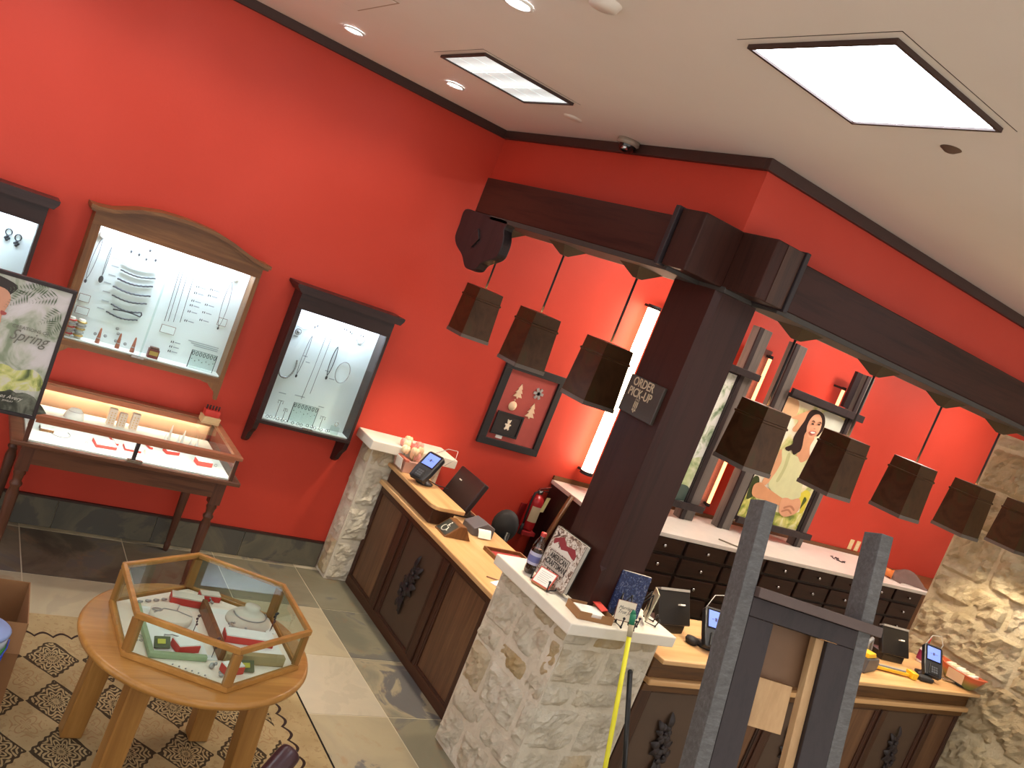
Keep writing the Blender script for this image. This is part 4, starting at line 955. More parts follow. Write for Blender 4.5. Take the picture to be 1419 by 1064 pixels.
# ---- fire extinguisher
fe = thing('fire_extinguisher', 'red fire extinguisher on the red wall left of the drawer counter', 'fire extinguisher', (4.31, 5.44, 0.60))
x, y = 4.31, 5.43
MB().lathe([(0.0, 0.62), (0.05, 0.625), (0.058, 0.64), (0.06, 0.66), (0.06, 0.86), (0.055, 0.885), (0.035, 0.91), (0.02, 0.92), (0.018, 0.93)], (x, y, 0), 20).build('cylinder', plain('#b3262a', 0.25), fe)
MB().lathe([(0.022, 0.925), (0.026, 0.935), (0.026, 0.955), (0.016, 0.965)], (x, y, 0), 14).build('valve', 'steel', fe)
MB().obox((x+0.03, y-0.01, 0.985), ((1, 0, 0.3), (0, 1, 0), (-0.3, 0, 1)), (0.11, 0.022, 0.008)).obox((x+0.03, y-0.01, 0.962), ((1, 0, 0.0), (0, 1, 0), (0, 0, 1)), (0.10, 0.02, 0.008)).build('handle', 'steel', fe)
MB().tube([(x-0.02, y-0.01, 0.95), (x-0.06, y-0.02, 0.93), (x-0.075, y-0.03, 0.86), (x-0.07, y-0.03, 0.74), (x-0.065, y-0.03, 0.66)], 0.009, 8).cyl((x-0.065, y-0.03, 0.67), (x-0.065, y-0.03, 0.58), 0.012, 0.018, 10).build('hose', 'blackm', fe)
b = MB().grid(lambda u, v: (x+0.0612*math.sin(-0.9+1.5*u), y-0.0612*math.cos(-0.9+1.5*u), 0.70+0.13*v), 8, 1); b.build('label', plain('#cdbd9a', 0.6), fe)
MB().obox((x+0.055, y-0.05, 0.86), ((1, 0.2, 0), (0, 1, 0), (0.15, 0, 1)), (0.045, 0.002, 0.13)).build('inspection_tag', plain('#e4dc9c', 0.7), fe)
box(x-0.062, x+0.062, y-0.066, YA-0.001, 0.585, 0.617).build('bracket', plain('#a12a2c', 0.5), fe)
box(x-0.07, x+0.07, YA-0.012, YA-0.001, 0.55, 0.80).build('bracket_plate', plain('#a12a2c', 0.5), fe)

# ---- things on the pier cap
ZP = 1.0705
bt = thing('soda_bottle', 'half full plastic cola bottle with red cap on the pier cap', 'bottle', (2.80, 3.37, ZP))
prof = [(0.0, 0.002), (0.022, 0.0), (0.029, 0.008), (0.031, 0.03), (0.029, 0.05), (0.0315, 0.06), (0.0315, 0.115), (0.030, 0.13), (0.031, 0.145), (0.024, 0.175), (0.0135, 0.195), (0.0125, 0.205)]
bx_, by_ = 2.80, 3.37
pet = glass_mat('clear_plastic', '#d8c8c2', 1.9); M['pet'] = pet
MB().lathe([(r, z+ZP) for r, z in prof], (bx_, by_, 0), 24).build('bottle_body', 'pet', bt)
MB().lathe([(0.0, 0.004), (0.021, 0.003), (0.027, 0.01), (0.029, 0.03), (0.027, 0.05), (0.029, 0.06), (0.029, 0.115), (0.0285, 0.132), (0.0, 0.1325)], (bx_, by_, ZP), 24).build('cola', plain('#2a120c', 0.1), bt)
MB().lathe([(0.0319, 0.052), (0.0322, 0.058), (0.0322, 0.112), (0.0319, 0.118)], (bx_, by_, ZP), 24).build('label', plain('#b9b7cf', 0.4), bt)
MB().lathe([(0.0325, 0.066), (0.0326, 0.100)], (bx_, by_, ZP), 24).xf(Matrix.Identity(4)).build('label_print', plain('#6b6da0', 0.4), bt)
MB().lathe([(0.0145, 0.203), (0.0148, 0.206), (0.0148, 0.221), (0.013, 0.2235), (0.0, 0.2235)], (bx_, by_, ZP), 18).build('cap', plain('#b8302c', 0.4), bt)

def slab(c, right, up, w, h, th):
    """local frame for a leaning sheet: returns matrix with x=right, y=up, z=towards viewer"""
    right = Vector(right).normalized(); up = Vector(up); up = (up-right*up.dot(right)).normalized(); n = right.cross(up)
    mx = Matrix((right, up, n)).transposed().to_4x4(); mx.translation = c; return mx
def easel(mx, w, root, zfloor):
    """small black display stand: two back uprights and two front hooks"""
    b = MB()
    for s_ in (-1, 1):
        p0 = mx @ Vector((s_*w*0.3, -0.01, 0.0)); p1 = mx @ Vector((s_*w*0.3, -0.02, 0.055)); p2 = mx @ Vector((s_*w*0.3, 0.025, 0.062))
        p3 = mx @ Vector((s_*w*0.22, 0.13, -0.02)); p4 = mx @ Vector((0, 0.05, -0.09))
        p0.z = max(p0.z, zfloor+0.006); p1.z = max(p1.z, zfloor+0.006); p4.z = zfloor+0.004
        b.tube([p3, p0, p1, p2], 0.004, 6).ball(p2, 0.007, 8, 6).ball(p1, 0.006, 8, 6)
        b.tube([p3, p4], 0.0035, 6)
    return b.build('display_stand', 'black', root)

# cookery-style hardback on an easel, cover facing the camera side
right = Vector((0.62, -0.785, 0)).normalized(); 
mxb = slab((2.822, 3.225, 1.092), (0.10, -0.995, 0), (0.13, 0.0, 0.99), 0, 0, 0)
bkT = thing('hardback_book', 'large hardback book titled AMERICAN CRAFTSMAN leaning on a black stand', 'book', (2.86, 3.16, ZP))
BW, BH, BT = 0.235, 0.265, 0.034
M['pages'] = plain('#cfc9be', 0.8)
MB().box(-BW/2+0.004, BW/2-0.004, 0.004, BH-0.004, -BT+0.003, -0.003).xf(mxb).build('page_block', 'pages', bkT)
MB().box(-BW/2, BW/2, 0, BH, -0.003, 0.0).xf(mxb).build('front_cover', plain('#8d8478', 0.4), bkT)
MB().box(-BW/2, BW/2, 0, BH, -BT, -BT+0.003).box(-BW/2-0.002, -BW/2+0.002, 0, BH, -BT+0.0031, -0.0031).xf(mxb).build('back_cover', plain('#2a2624', 0.4), bkT)
t_ = NT('collage_cover'); t_.set(0.35); n_ = t_.noise(t_.co((1, 1, 1)), 38, 3, 0.6, 1.2)
t_.col(t_.ramp(n_, [(0.36, '#3c2f2b'), (0.44, '#8b6f5c'), (0.5, '#c9bdb0'), (0.58, '#e2dcd2'), (0.68, '#6e5242')])); M['collage'] = t_.m
MB().box(-BW/2+0.006, BW/2-0.002, 0.002, BH-0.002, 0.0001, 0.0006).xf(mxb).build('cover_photo', 'collage', bkT)
b = MB()
b.prism([(-0.095, 0.205), (-0.04, 0.235), (0.0, 0.205), (0.06, 0.215), (0.085, 0.19), (0.08, 0.165), (0.03, 0.18), (-0.02, 0.17), (-0.06, 0.2), (-0.09, 0.175)], 'xy', 0.0007, 0.0011)
b.xf(mxb).build('red_scarf_print', plain('#8d3238', 0.4), bkT)
MB().prism([(-0.095, 0.18), (-0.03, 0.172), (0.02, 0.185), (0.07, 0.165), (0.06, 0.152), (-0.095, 0.158)], 'xy', 0.0009, 0.0013).xf(mxb).build('white_print', plain('#d8d2c8', 0.4), bkT)
MB().box(-0.082, 0.072, 0.062, 0.15, 0.0015, 0.0022).xf(mxb).build('title_border', plain('#3a302c', 0.5), bkT)
MB().box(-0.079, 0.069, 0.065, 0.147, 0.0023, 0.0028).xf(mxb).build('title_label', plain('#b9b1a5', 0.5), bkT)
M['ink'] = plain('#2a2422', 0.6)
text('title_text', 'AMERICAN\nCRAFTSMAN', 0.040, 'ink', bkT, mxb @ Matrix.Translation((-0.005, 0.108, 0.0031)), 0.0003, sx=0.66, bold=0.0011)
easel(mxb, 0.22, bkT, ZP)
# white notice with red edge
mxc = slab((2.755, 3.20, ZP+0.012), (0.42, -0.9, 0), (0.45, 0.2, 0.75), 0, 0, 0)
rc_ = thing('notice_card', 'white notice with a red edge standing before the large book', 'card', (2.8, 3.2, ZP))
MB().box(-0.052, 0.052, 0, 0.09, -0.004, 0).xf(mxc).build('backing', plain('#c4503f', 0.5), rc_)
MB().box(-0.046, 0.046, 0.006, 0.084, 0.0002, 0.001).xf(mxc).build('card', 'paper', rc_)
b = MB()
for k in range(6): b.box(-0.034+0.004*(k % 2), 0.034-0.005*(k % 3), 0.070-k*0.010, 0.0715-k*0.010, 0.0011, 0.0014)
b.xf(mxc).build('printed_lines', plain('#9a9490', 0.6), rc_)
MB().box(-0.05, 0.05, -0.006, 0.0, -0.05, 0.0).xf(mxc).build('stand', 'kraft', rc_)
# open brown card box with cards
cb = thing('card_box', 'open brown cardboard tray of white cards at the pier front', 'box', (2.90, 2.95, ZP))
Rz = Matrix.Translation((2.90, 2.955, ZP)) @ Matrix.Rotation(math.radians(-8), 4, 'Z')
w_, d_, h_ = 0.20, 0.13, 0.04
MB().box(-w_/2, w_/2, -d_/2, d_/2, 0, 0.003).xf(Rz).build('tray_floor', 'kraft', cb)
MB().box(-w_/2+0.0031, -0.03, -d_/2, -d_/2+0.003, 0.0031, h_).box(0.03, w_/2-0.0031, -d_/2, -d_/2+0.003, 0.0031, h_).box(-0.03, 0.03, -d_/2, -d_/2+0.003, 0.0031, 0.02).box(-w_/2+0.0031, w_/2-0.0031, d_/2-0.003, d_/2, 0.0031, h_).box(-w_/2, -w_/2+0.003, -d_/2, d_/2, 0.0031, h_).box(w_/2-0.003, w_/2, -d_/2, d_/2, 0.0031, h_).xf(Rz).build('tray_walls', 'kraft', cb)
tag(MB().box(-0.075, 0.06, -0.05, 0.05, 0.0035, 0.032).xf(Rz).build('card_stack', 'paper', bevel=0.002), 'stack of white cards in the brown cardboard tray', 'cards')
tag(MB().obox((0.07, 0.035, 0.046), ((1, 0.3, 0.1), (-0.3, 1, 0.2), (0, -0.2, 1)), (0.045, 0.075, 0.004)).xf(Rz).build('red_card', plain('#e0463c', 0.5)), 'bright red card poking out of the brown tray', 'card')
# blue patterned book with note card
mxd = slab((3.125, 2.965, ZP+0.018), (0.97, -0.24, 0), (-0.02, 0.10, 0.99), 0, 0, 0)
bl = thing('patterned_book', 'navy book with floral pattern standing against the column foot', 'book', (3.12, 2.98, ZP))
t_ = NT('navy_floral'); t_.set(0.5); n_ = t_.noise(t_.co(), 55, 4, 0.6, 2.0)
t_.col(t_.ramp(n_, [(0.50, '#16244c'), (0.57, '#2a3f74'), (0.64, '#7d7f8a'), (0.7, '#1c2a55')])); M['navy'] = t_.m
MB().box(-0.085, 0.085, 0, 0.22, -0.018, 0).xf(mxd).build('book_body', 'navy', bl, bevel=0.002)
MB().box(-0.08, 0.083, 0.221, 0.2212, -0.016, -0.002).xf(mxd).build('page_edge', 'pages', bl)
b = MB()
for k in range(8):
    a = k*PI/4; b.ball((0.028*math.cos(a), 0.13+0.028*math.sin(a), 0.0005), (0.007, 0.007, 0.001), 8, 4)
b.lathe([(0.012, 0.0), (0.016, 0.0012), (0.02, 0.0)], (0, 0.075, 0.0), 16)
b.xf(mxd).build('gilt_pattern', plain('#55607e', 0.4, 0.4), bl)
easel(mxd, 0.2, bl, ZP)
mxe = slab((3.065, 2.895, ZP+0.022), (0.98, -0.2, 0), (-0.02, 0.2, 0.97), 0, 0, 0)
nc = thing('script_card', 'small cream card of script lettering before the navy book', 'card', (3.10, 2.9, ZP))
MB().box(-0.055, 0.055, 0.0, 0.10, -0.003, 0).xf(mxe).build('backing', plain('#7a4a38', 0.6), nc)
MB().box(-0.052, 0.052, 0.004, 0.098, 0.0002, 0.0009).xf(mxe).build('card', 'cream', nc)
text('script_text', 'Marriage\nTrue Joy', 0.024, 'ink', nc, mxe @ Matrix.Translation((0, 0.055, 0.0011)), 0.0002, shear=0.4)
easel(mxe, 0.12, nc, ZP)
mxf = slab((3.30, 2.985, ZP+0.02), (0.55, 0.83, 0), (0.05, -0.05, 0.99), 0, 0, 0)
mg = thing('picture_card', 'narrow card of small colour pictures on a stand, right of the navy book', 'card', (3.33, 3.0, ZP))
MB().box(-0.06, 0.06, 0, 0.15, -0.006, 0).xf(mxf).build('card', plain('#c9c2a4', 0.5), mg)
cols = ['#8a3a4a', '#6e7f4a', '#3d4f6a', '#b07a4a', '#7a8a5a', '#a05a6a']
for i in range(2):
    for j in range(3):
        MB().box(-0.05+i*0.052, -0.004+i*0.052, 0.012+j*0.045, 0.05+j*0.045, 0.0002, 0.0009).xf(mxf).build('picture', plain(cols[i*3+j], 0.5), mg)
easel(mxf, 0.12, mg, ZP)
tag(MB().lathe([(0, 0), (0.02, 0.002), (0.034, 0.02), (0.036, 0.04), (0.026, 0.062), (0, 0.07)], (3.37, 3.33, 1.071), 20).build('dark_orb', 'black'), 'small dark round ornament behind the picture card', 'ornament')

# ---- yellow measuring rod and black rod leaning on the pier
yr = thing('yellow_rod', 'long yellow rod with green tip leaning against the pier cap', 'rod', (3.40, 2.60, 0))
pa = Vector((3.03, 2.45, 0.004)); pb = Vector((3.03, 2.822, 1.19))
def at_(t): return pa+(pb-pa)*t
MB().cyl(at_(0), at_(0.90), 0.0115, n=14).build('shaft', plain('#e3dc2c', 0.4), yr)
MB().cyl(at_(0.90), at_(0.945), 0.0125, 0.014, n=14).build('tape_band', plain('#b5a98c', 0.6), yr)
MB().cyl(at_(0.945), at_(0.985), 0.014, 0.015, n=14).cyl(at_(0.985), at_(1.0), 0.015, 0.006, n=14).build('green_tip', plain('#1f7a58', 0.5), yr)
br = thing('black_rod', 'thin black rod with rounded end leaning on the pier right face', 'rod', (3.33, 2.62, 0))
pa = Vector((3.41, 2.64, 0.004)); pb = Vector((3.20, 2.845, 0.86))
MB().cyl(pa, pb, 0.013, n=14).build('shaft', 'black', br)
MB().ball(pb, 0.0135, 12, 8).build('end_cap', 'black', br)

# ---- things on the short counter
def terminal(x, y, z, rot, label, tilt=0.5, s=1.0):
    t = thing('card_terminal', label, 'card terminal', (x, y, z), 'payment terminals on the counters', rot)
    T = Matrix.Translation((0, 0, 0.07)) @ Matrix.Rotation(tilt, 4, 'X')
    MB().lathe([(0, 0), (0.045, 0), (0.046, 0.008), (0.02, 0.016), (0.012, 0.03), (0.012, 0.075), (0, 0.08)], (0, 0.02, 0), 20).build('stand', 'black', t, local=True)
    b = MB().prism([(-0.045, -0.075), (0.045, -0.075), (0.05, -0.02), (0.05, 0.09), (0.04, 0.10), (-0.04, 0.10), (-0.05, 0.09), (-0.05, -0.02)], 'xy', 0.0, 0.032).xf(T)
    b.build('body', plain('#202126', 0.35), t, bevel=0.005, local=True)
    MB().box(-0.04, 0.04, 0.005, 0.09, 0.0325, 0.0335).xf(T).build('screen_bezel', plain('#12141c', 0.15), t, local=True)
    MB().box(-0.035, 0.035, 0.012, 0.084, 0.0338, 0.0345).xf(T).build('screen', 'screen', t, local=True)
    MB().box(-0.006, 0.004, 0.04, 0.055, 0.0348, 0.0352).box(0.006, 0.02, 0.046, 0.048, 0.0348, 0.0352).box(-0.02, -0.01, 0.046, 0.048, 0.0348, 0.0352).xf(T).build('screen_icon', plain('#3a3f70', 0.5), t, local=True)
    MB().prism([(-0.03, -0.07), (0.03, -0.07), (0.022, -0.012), (-0.022, -0.012)], 'xy', 0.0325, 0.040).xf(T).build('keypad_hood', 'black', t, bevel=0.002, local=True)
    for i in range(3):
        for j in range(3):
            MB().box(-0.016+i*0.012, -0.007+i*0.012, -0.06+j*0.013, -0.051+j*0.013, 0.0402, 0.042).xf(T).build('key', plain('#4a4c52', 0.5), t, local=True)
    MB().tube([(0.045, 0.07, 0.12), (0.075, 0.10, 0.17), (0.06, 0.12, 0.21), (0.01, 0.11, 0.20), (-0.035, 0.06, 0.15)], 0.0018, 6).build('stylus_cord', plain('#b9b7b4', 0.5), t, local=True)
    MB().tube([(0, 0.04, 0.02), (0.03, 0.09, 0.004), (0.08, 0.13, 0.004)], 0.003, 6).build('cable', 'blackm', t, local=True)
    t.scale = (1.35, 1.35, 1.3)
    return t
M['screen'] = emit('lit_screen', '#5f78d8', 0.75)
t1 = terminal(2.98, 4.98, 0.933, math.radians(-62), 'card terminal with lit blue screen on the short counter shelf', 0.85)
t2 = copy_thing(t1, (3.92, 3.06, 0.933), 'card terminal with bright blue screen left of the grey timber frame', rotz=math.radians(-22))
t3 = copy_thing(t1, (6.20, 3.05, 0.933), 'card terminal with dim screen on the right end of the long counter', rotz=math.radians(-35))
# flower box with card
fb = thing('flower_box', 'small pink planter box of tulips with white card on the pillar end of the counter', 'planter', (2.99, 5.22, 0.933))
b = MB(); zz = 0.934
b.add([(2.90, 5.14, zz), (3.04, 5.14, zz), (3.04, 5.30, zz), (2.90, 5.30, zz), (2.885, 5.125, zz+0.085), (3.055, 5.125, zz+0.085), (3.055, 5.315, zz+0.085), (2.885, 5.315, zz+0.085)], [(3, 2, 1, 0)]+[(i, (i+1) % 4, 4+(i+1) % 4, 4+i) for i in range(4)]+[(4, 5, 6, 7)])
b.build('planter', plain('#cfa292', 0.7), fb)
MB().box(2.872, 2.90, 5.10, 5.33, zz+0.085, zz+0.10).build('rim', plain('#c9705a', 0.6), fb)
MB().obox((2.874, 5.19, zz+0.055), ((0, 1, 0), (1, 0, 0.15), (-0.15, 0, 1)), (0.10, 0.003, 0.075)).build('card', plain('#eadfd2', 0.8), fb)
rf = random.Random(2)
pinks = ['#e0736a', '#eba294', '#f0c9a0', '#f3e2b8']
for k in range(16):
    fx, fy, fz = rf.uniform(2.90, 3.04), rf.uniform(5.13, 5.31), zz+rf.uniform(0.12, 0.19)
    b = MB()
    for q in range(5):
        a = q*2*PI/5; b.ball((fx+0.016*math.cos(a), fy+0.016*math.sin(a), fz), (0.017, 0.017, 0.028), 8, 6)
    st = b.build('bloom', plain(pinks[k % 4], 0.6), fb)
    MB().tube([(fx, fy, zz+0.086), (fx, fy, fz-0.02)], 0.002, 5).build('stem', plain('#6f8a4c', 0.7), st)
# accessibility sign block
hs = thing('accessible_sign', 'wooden wedge block with white wheelchair symbol on the short counter', 'sign', (3.02, 4.47, 0.801))
MB().prism([(2.925, 0.801), (3.12, 0.801), (3.06, 0.885), (3.015, 0.885)], 'xz', 4.40, 4.55).build('wedge_block', 'case_oak', hs, bevel=0.003)
n_ = Vector((-0.084, 0, 0.09)).normalized(); up_ = Vector((0.09, 0, 0.084)).normalized()
mxs = Matrix((Vector((0, -1, 0)), up_, n_)).transposed().to_4x4(); mxs.translation = (2.9705, 4.475, 0.8435)
MB().box(-0.064, 0.064, -0.05, 0.05, 0.0005, 0.002).xf(mxs).build('dark_plate', plain('#33352f', 0.5), hs)
b = MB()
arc = [(0.026*math.cos(a)-0.004, 0.026*math.sin(a)-0.014, 0.004) for a in [math.radians(130+i*20) for i in range(12)]]
b.tube(arc, 0.0028, 6).ball((-0.006, 0.038, 0.003), (0.007, 0.007, 0.002), 10, 5)
b.tube([(-0.006, 0.028, 0.004), (-0.004, 0.002, 0.004), (0.018, 0.0, 0.004), (0.028, -0.026, 0.004), (0.036, -0.022, 0.004)], 0.0034, 6).tube([(-0.005, 0.014, 0.004), (0.014, 0.013, 0.004)], 0.0028, 6)
b.xf(mxs).build('wheelchair_symbol', plain('#d9d6c9', 0.6), hs)
# point of sale screen, seen from behind
pm = thing('register_monitor', 'black register monitor seen from behind on the short counter', 'monitor', (3.30, 4.95, 0.801))
MB().prism([(3.20, 0.801), (3.42, 0.801), (3.42, 0.82), (3.36, 0.83), (3.30, 0.90), (3.27, 0.90), (3.24, 0.83), (3.20, 0.82)], 'xz', 4.84, 5.03).build('foot', 'black', pm, bevel=0.004)
MB().obox((3.29, 4.93, 0.965), ((0, 1, 0), (0.93, 0, -0.36), (0.36, 0, 0.93)), (0.36, 0.045, 0.25)).build('housing', plain('#2a1d1e', 0.35), pm, bevel=0.01)
MB().obox((3.311, 4.93, 0.961), ((0, 1, 0), (0.93, 0, -0.36), (0.36, 0, 0.93)), (0.33, 0.004, 0.22)).build('screen_face', 'black', pm)
MB().obox((3.262, 4.98, 1.02), ((0, 1, 0), (0.93, 0, -0.36), (0.36, 0, 0.93)), (0.03, 0.004, 0.008)).build('maker_badge', 'paper', pm)
MB().obox((3.262, 4.80, 0.93), ((0, 1, 0), (0.93, 0, -0.36), (0.36, 0, 0.93)), (0.025, 0.003, 0.09)).build('white_sticker', 'paper', pm)
kb = thing('register_printer', 'grey receipt printer with curled paper behind the wheelchair sign', 'printer', (3.27, 4.60, 0.801))
MB().prism([(3.20, 0.801), (3.36, 0.801), (3.36, 0.87), (3.29, 0.895), (3.20, 0.85)], 'xz', 4.52, 4.67).build('body', plain('#5d5a60', 0.45), kb, bevel=0.004)
MB().grid(lambda u, v: (3.22+0.10*u, 4.51-0.035*v, 0.81+0.05*math.sin(PI*0.5*(1-v))), 2, 6).build('receipt', 'paper', kb)
tr = thing('red_tray', 'shallow wooden tray with red lining on the short counter', 'tray', (3.32, 4.2, 0.801))
box(3.18, 3.45, 4.06, 4.30, 0.8005, 0.805).build('lining', plain('#9c3230', 0.8), tr)
for q in ((3.17, 3.46, 4.05, 4.062), (3.17, 3.46, 4.30, 4.312), (3.17, 3.182, 4.0625, 4.2995), (3.448, 3.46, 4.0625, 4.2995)): box(*q, 0.8005, 0.825).build('tray_edge', 'case_oak', tr)
tag(MB().obox((2.98, 3.80, 0.804), ((1, 0.5, 0), (-0.5, 1, 0), (0, 0, 1)), (0.09, 0.05, 0.006)).build('paper_slip', 'paper'), 'white paper slip on the short counter beside the pier', 'paper')
tag(MB().cyl((2.95, 3.88, 0.8045), (3.05, 3.83, 0.8045), 0.004, n=8).build('pencil', plain('#8a6a52', 0.5)), 'brown pencil lying on the short counter beside the pier', 'pencil')
# office chair behind
ch = thing('office_chair', 'black office chair, only its rounded back above the counter', 'chair', (3.62, 4.75, 0))
MB().lathe([(0, -0.03), (0.06, -0.026), (0.085, 0), (0.06, 0.026), (0, 0.03)], (0, 0, 0), 20, (0.6, 0.8, 0)).xf(Matrix.Translation((3.60, 4.76, 0.83)) @ Matrix.Diagonal((1.1, 1.1, 1.4, 1))).build('backrest', 'blackm', ch)
MB().cyl((3.61, 4.72, 0.44), (3.62, 4.72, 0.80), 0.018, n=10).build('back_post', 'black', ch)
MB().lathe([(0, 0.42), (0.2, 0.42), (0.22, 0.45), (0.2, 0.48), (0, 0.485)], (3.82, 4.75, 0), 24).build('seat', 'blackm', ch)
box(3.60, 3.80, 4.70, 4.75, 0.405, 0.4195).build('seat_bracket', 'black', ch)
MB().cyl((3.82, 4.75, 0.08), (3.82, 4.75, 0.419), 0.025, n=12).build('gas_column', 'steel', ch)
for k in range(5):
    a = k*2*PI/5; e = (3.82+0.24*math.cos(a), 4.75+0.24*math.sin(a), 0.06)
    g = MB().tube([(3.82, 4.75, 0.09), e], 0.014, 8).build('leg', 'black', ch)
    MB().cyl((e[0], e[1]-0.012, 0.026), (e[0], e[1]+0.012, 0.026), 0.025, n=12).build('caster', 'blackm', g)
# brown leaning panel by the drawer counter
lpn = tag(MB().tube([(4.06, 5.05, 0.02), (4.345, 5.09, 1.06)], 0.02, 4).build('wooden_baton', 'case_oak'), 'plain wooden baton leaning left of the drawer counter', 'baton')

# ---- things on the long counter
ZR = 0.933
def register(x, y, rot, label):
    t = thing('register_screen', label, 'monitor', (x, y, ZR), 'register screens on the long counter', rot)
    MB().box(-0.11, 0.11, -0.06, 0.08, 0.0, 0.05).build('base', 'black', t, bevel=0.006, local=True)
    MB().obox((0, 0, 0.085), ((1, 0, 0), (0, 1, -0.35), (0, 0.35, 1)), (0.05, 0.04, 0.09)).build('neck', 'black', t, local=True)
    MB().obox((0, -0.01, 0.13), ((1, 0, 0), (0, 1, -0.55), (0, 0.55, 1)), (0.28, 0.035, 0.19)).build('housing', plain('#1a1819', 0.3), t, bevel=0.006, local=True)
    MB().obox((0.0, 0.032, 0.218), ((1, 0, 0), (0, 1, -0.55), (0, 0.55, 1)), (0.26, 0.04, 0.014)).build('grey_top_edge', plain('#85807c', 0.4), t, local=True)
    MB().obox((0.05, -0.0105, 0.15), ((1, 0, 0), (0, 1, -0.55), (0, 0.55, 1)), (0.04, 0.055, 0.008)).build('maker_badge', 'paper', t, local=True)
    return t
register(3.74, 3.24, 0.1, 'black register screen between the pier and the grey timber frame')
rr_ = register(6.02, 3.26, -0.15, 'black register screen near the stone wall end of the counter')
pd = tag(MB().lathe([(0, 0), (0.03, 0.0), (0.04, 0.02), (0.035, 0.035), (0, 0.04)], (3.83, 3.09, ZR), 14).build('hand_strap', 'blackm'), 'crumpled black strap on the counter by the pier', 'strap')
# price gun / scanner with yellow face
sc_ = thing('handheld_scanner', 'grey and yellow handheld scanner lying on the long counter', 'scanner', (5.45, 3.06, ZR))
Ms = Matrix.Translation((5.45, 3.06, ZR)) @ Matrix.Rotation(0.25, 4, 'Z')
MB().prism([(-0.13, 0.0), (0.10, 0.0), (0.12, 0.04), (0.09, 0.085), (-0.13, 0.10)], 'xz', -0.055, 0.055).xf(Ms).build('body', plain('#4b4b4e', 0.5), sc_, bevel=0.008)
MB().prism([(-0.128, 0.101), (0.04, 0.092), (0.0, 0.125), (-0.128, 0.13)], 'xz', -0.045, 0.045).xf(Ms).build('yellow_cover', plain('#e2b21c', 0.4), sc_, bevel=0.004)
MB().tube([(0.02, 0.02, 0.10), (0.0, 0.03, 0.16), (0.05, 0.03, 0.19), (0.09, 0.03, 0.13), (0.12, 0.03, 0.06)], 0.013, 10).xf(Ms).build('trigger_grip', plain('#77777a', 0.35), sc_)
sq = thing('yellow_squeegee', 'yellow and grey handled tool lying on the long counter', 'tool', (5.78, 3.01, ZR))
MB().obox((5.74, 3.04, ZR+0.018), ((1, -0.22, 0), (0.22, 1, 0), (0, 0, 1)), (0.32, 0.035, 0.02)).build('handle', plain('#d8a820', 0.4), sq, bevel=0.004)
MB().obox((5.72, 3.044, ZR+0.0335), ((1, -0.22, 0), (0.22, 1, 0), (0, 0, 1)), (0.30, 0.014, 0.01)).build('grip_strip', plain('#8a8d90', 0.4), sq)
MB().obox((5.93, 2.998, ZR+0.024), ((1, -0.22, 0), (0.22, 1, 0), (0, 0, 1)), (0.05, 0.07, 0.045)).build('yellow_head', plain('#e3b41e', 0.4), sq, bevel=0.004)
tag(MB().obox((6.07, 2.985, ZR+0.016), ((1, -0.2, 0), (0.2, 1, 0), (0, 0, 1)), (0.13, 0.07, 0.03)).build('black_pouch', 'blackm', bevel=0.01), 'black pouch beside the yellow tool on the long counter', 'pouch')
pn_ = thing('pliers', 'black handled pliers on the long counter before the bowl', 'pliers', (6.55, 2.95, ZR))
MB().obox((6.44, 3.01, ZR+0.012), ((1, -0.35, 0), (0.35, 1, 0), (0, 0, 1)), (0.10, 0.03, 0.014)).build('jaws', 'steel', pn_, bevel=0.003)
MB().tube([(6.48, 3.0, ZR+0.01), (6.53, 2.965, ZR+0.011), (6.60, 2.925, ZR+0.011)], 0.008, 8).build('handle', 'black', pn_)
MB().tube([(6.48, 3.01, ZR+0.01), (6.50, 2.96, ZR+0.009), (6.55, 2.915, ZR+0.009)], 0.007, 8).build('handle', 'black', pn_)
# bottle of hand gel
gb = thing('pump_bottle', 'small white and purple bottle with red nozzle by the stone wall', 'bottle', (6.50, 3.27, ZR))
MB().lathe([(0, 0), (0.035, 0.0), (0.038, 0.01), (0.038, 0.10), (0.02, 0.125), (0.012, 0.135), (0.012, 0.15), (0, 0.15)], (6.50, 3.27, ZR), 18).build('body', plain('#e0d8d4', 0.3), gb)
MB().lathe([(0.0385, 0.02), (0.039, 0.025), (0.039, 0.085), (0.0385, 0.09)], (6.50, 3.27, ZR), 18).build('label', plain('#8a2b52', 0.4), gb)
MB().cyl((6.50, 3.27, ZR+0.15), (6.505, 3.27, ZR+0.20), 0.006, 0.002, 10).build('nozzle', plain('#c8342e', 0.4), gb)
# terracotta boat shaped bowl with cards
bo = thing('ceramic_bowl', 'long terracotta and green bowl of packets against the stone wall', 'bowl', (6.555, 3.0, ZR))
def bowl(u, v, o=0.0):
    a = 2*PI*u; k = 0.55+0.45*v-o
    return (6.47+0.17*k*math.cos(a)*(1 if True else 1), 3.12+0.085*k*math.sin(a), ZR+0.002+0.095*v**1.3+0.02*abs(math.cos(a))**3*v)
Mw = Matrix.Translation((6.555, 3.0, 0)) @ Matrix.Rotation(-PI/2+0.06, 4, 'Z') @ Matrix.Translation((-6.47, -3.12, 0))
b = MB().grid(lambda u, v: bowl(u, v), 28, 6).grid(lambda u, v: bowl(1-u, v*0.98+0.01, 0.05), 28, 6)
t_ = NT('terracotta_green_glaze'); t_.set(0.4)
sp_ = t_.new('ShaderNodeSeparateXYZ'); tc_ = t_.new('ShaderNodeTexCoord'); t_.link(tc_.outputs['Object'], sp_.inputs[0])
t_.col(t_.ramp(t_.math('ADD', t_.math('MULTIPLY', sp_.outputs[2], 9.0), t_.math('MULTIPLY', t_.noise(tc_.outputs['Object'], 14, 3), 0.2)), [(0.3, '#7c8045'), (0.6, '#a0763f'), (0.8, '#c8603c')])); M['glaze'] = t_.m
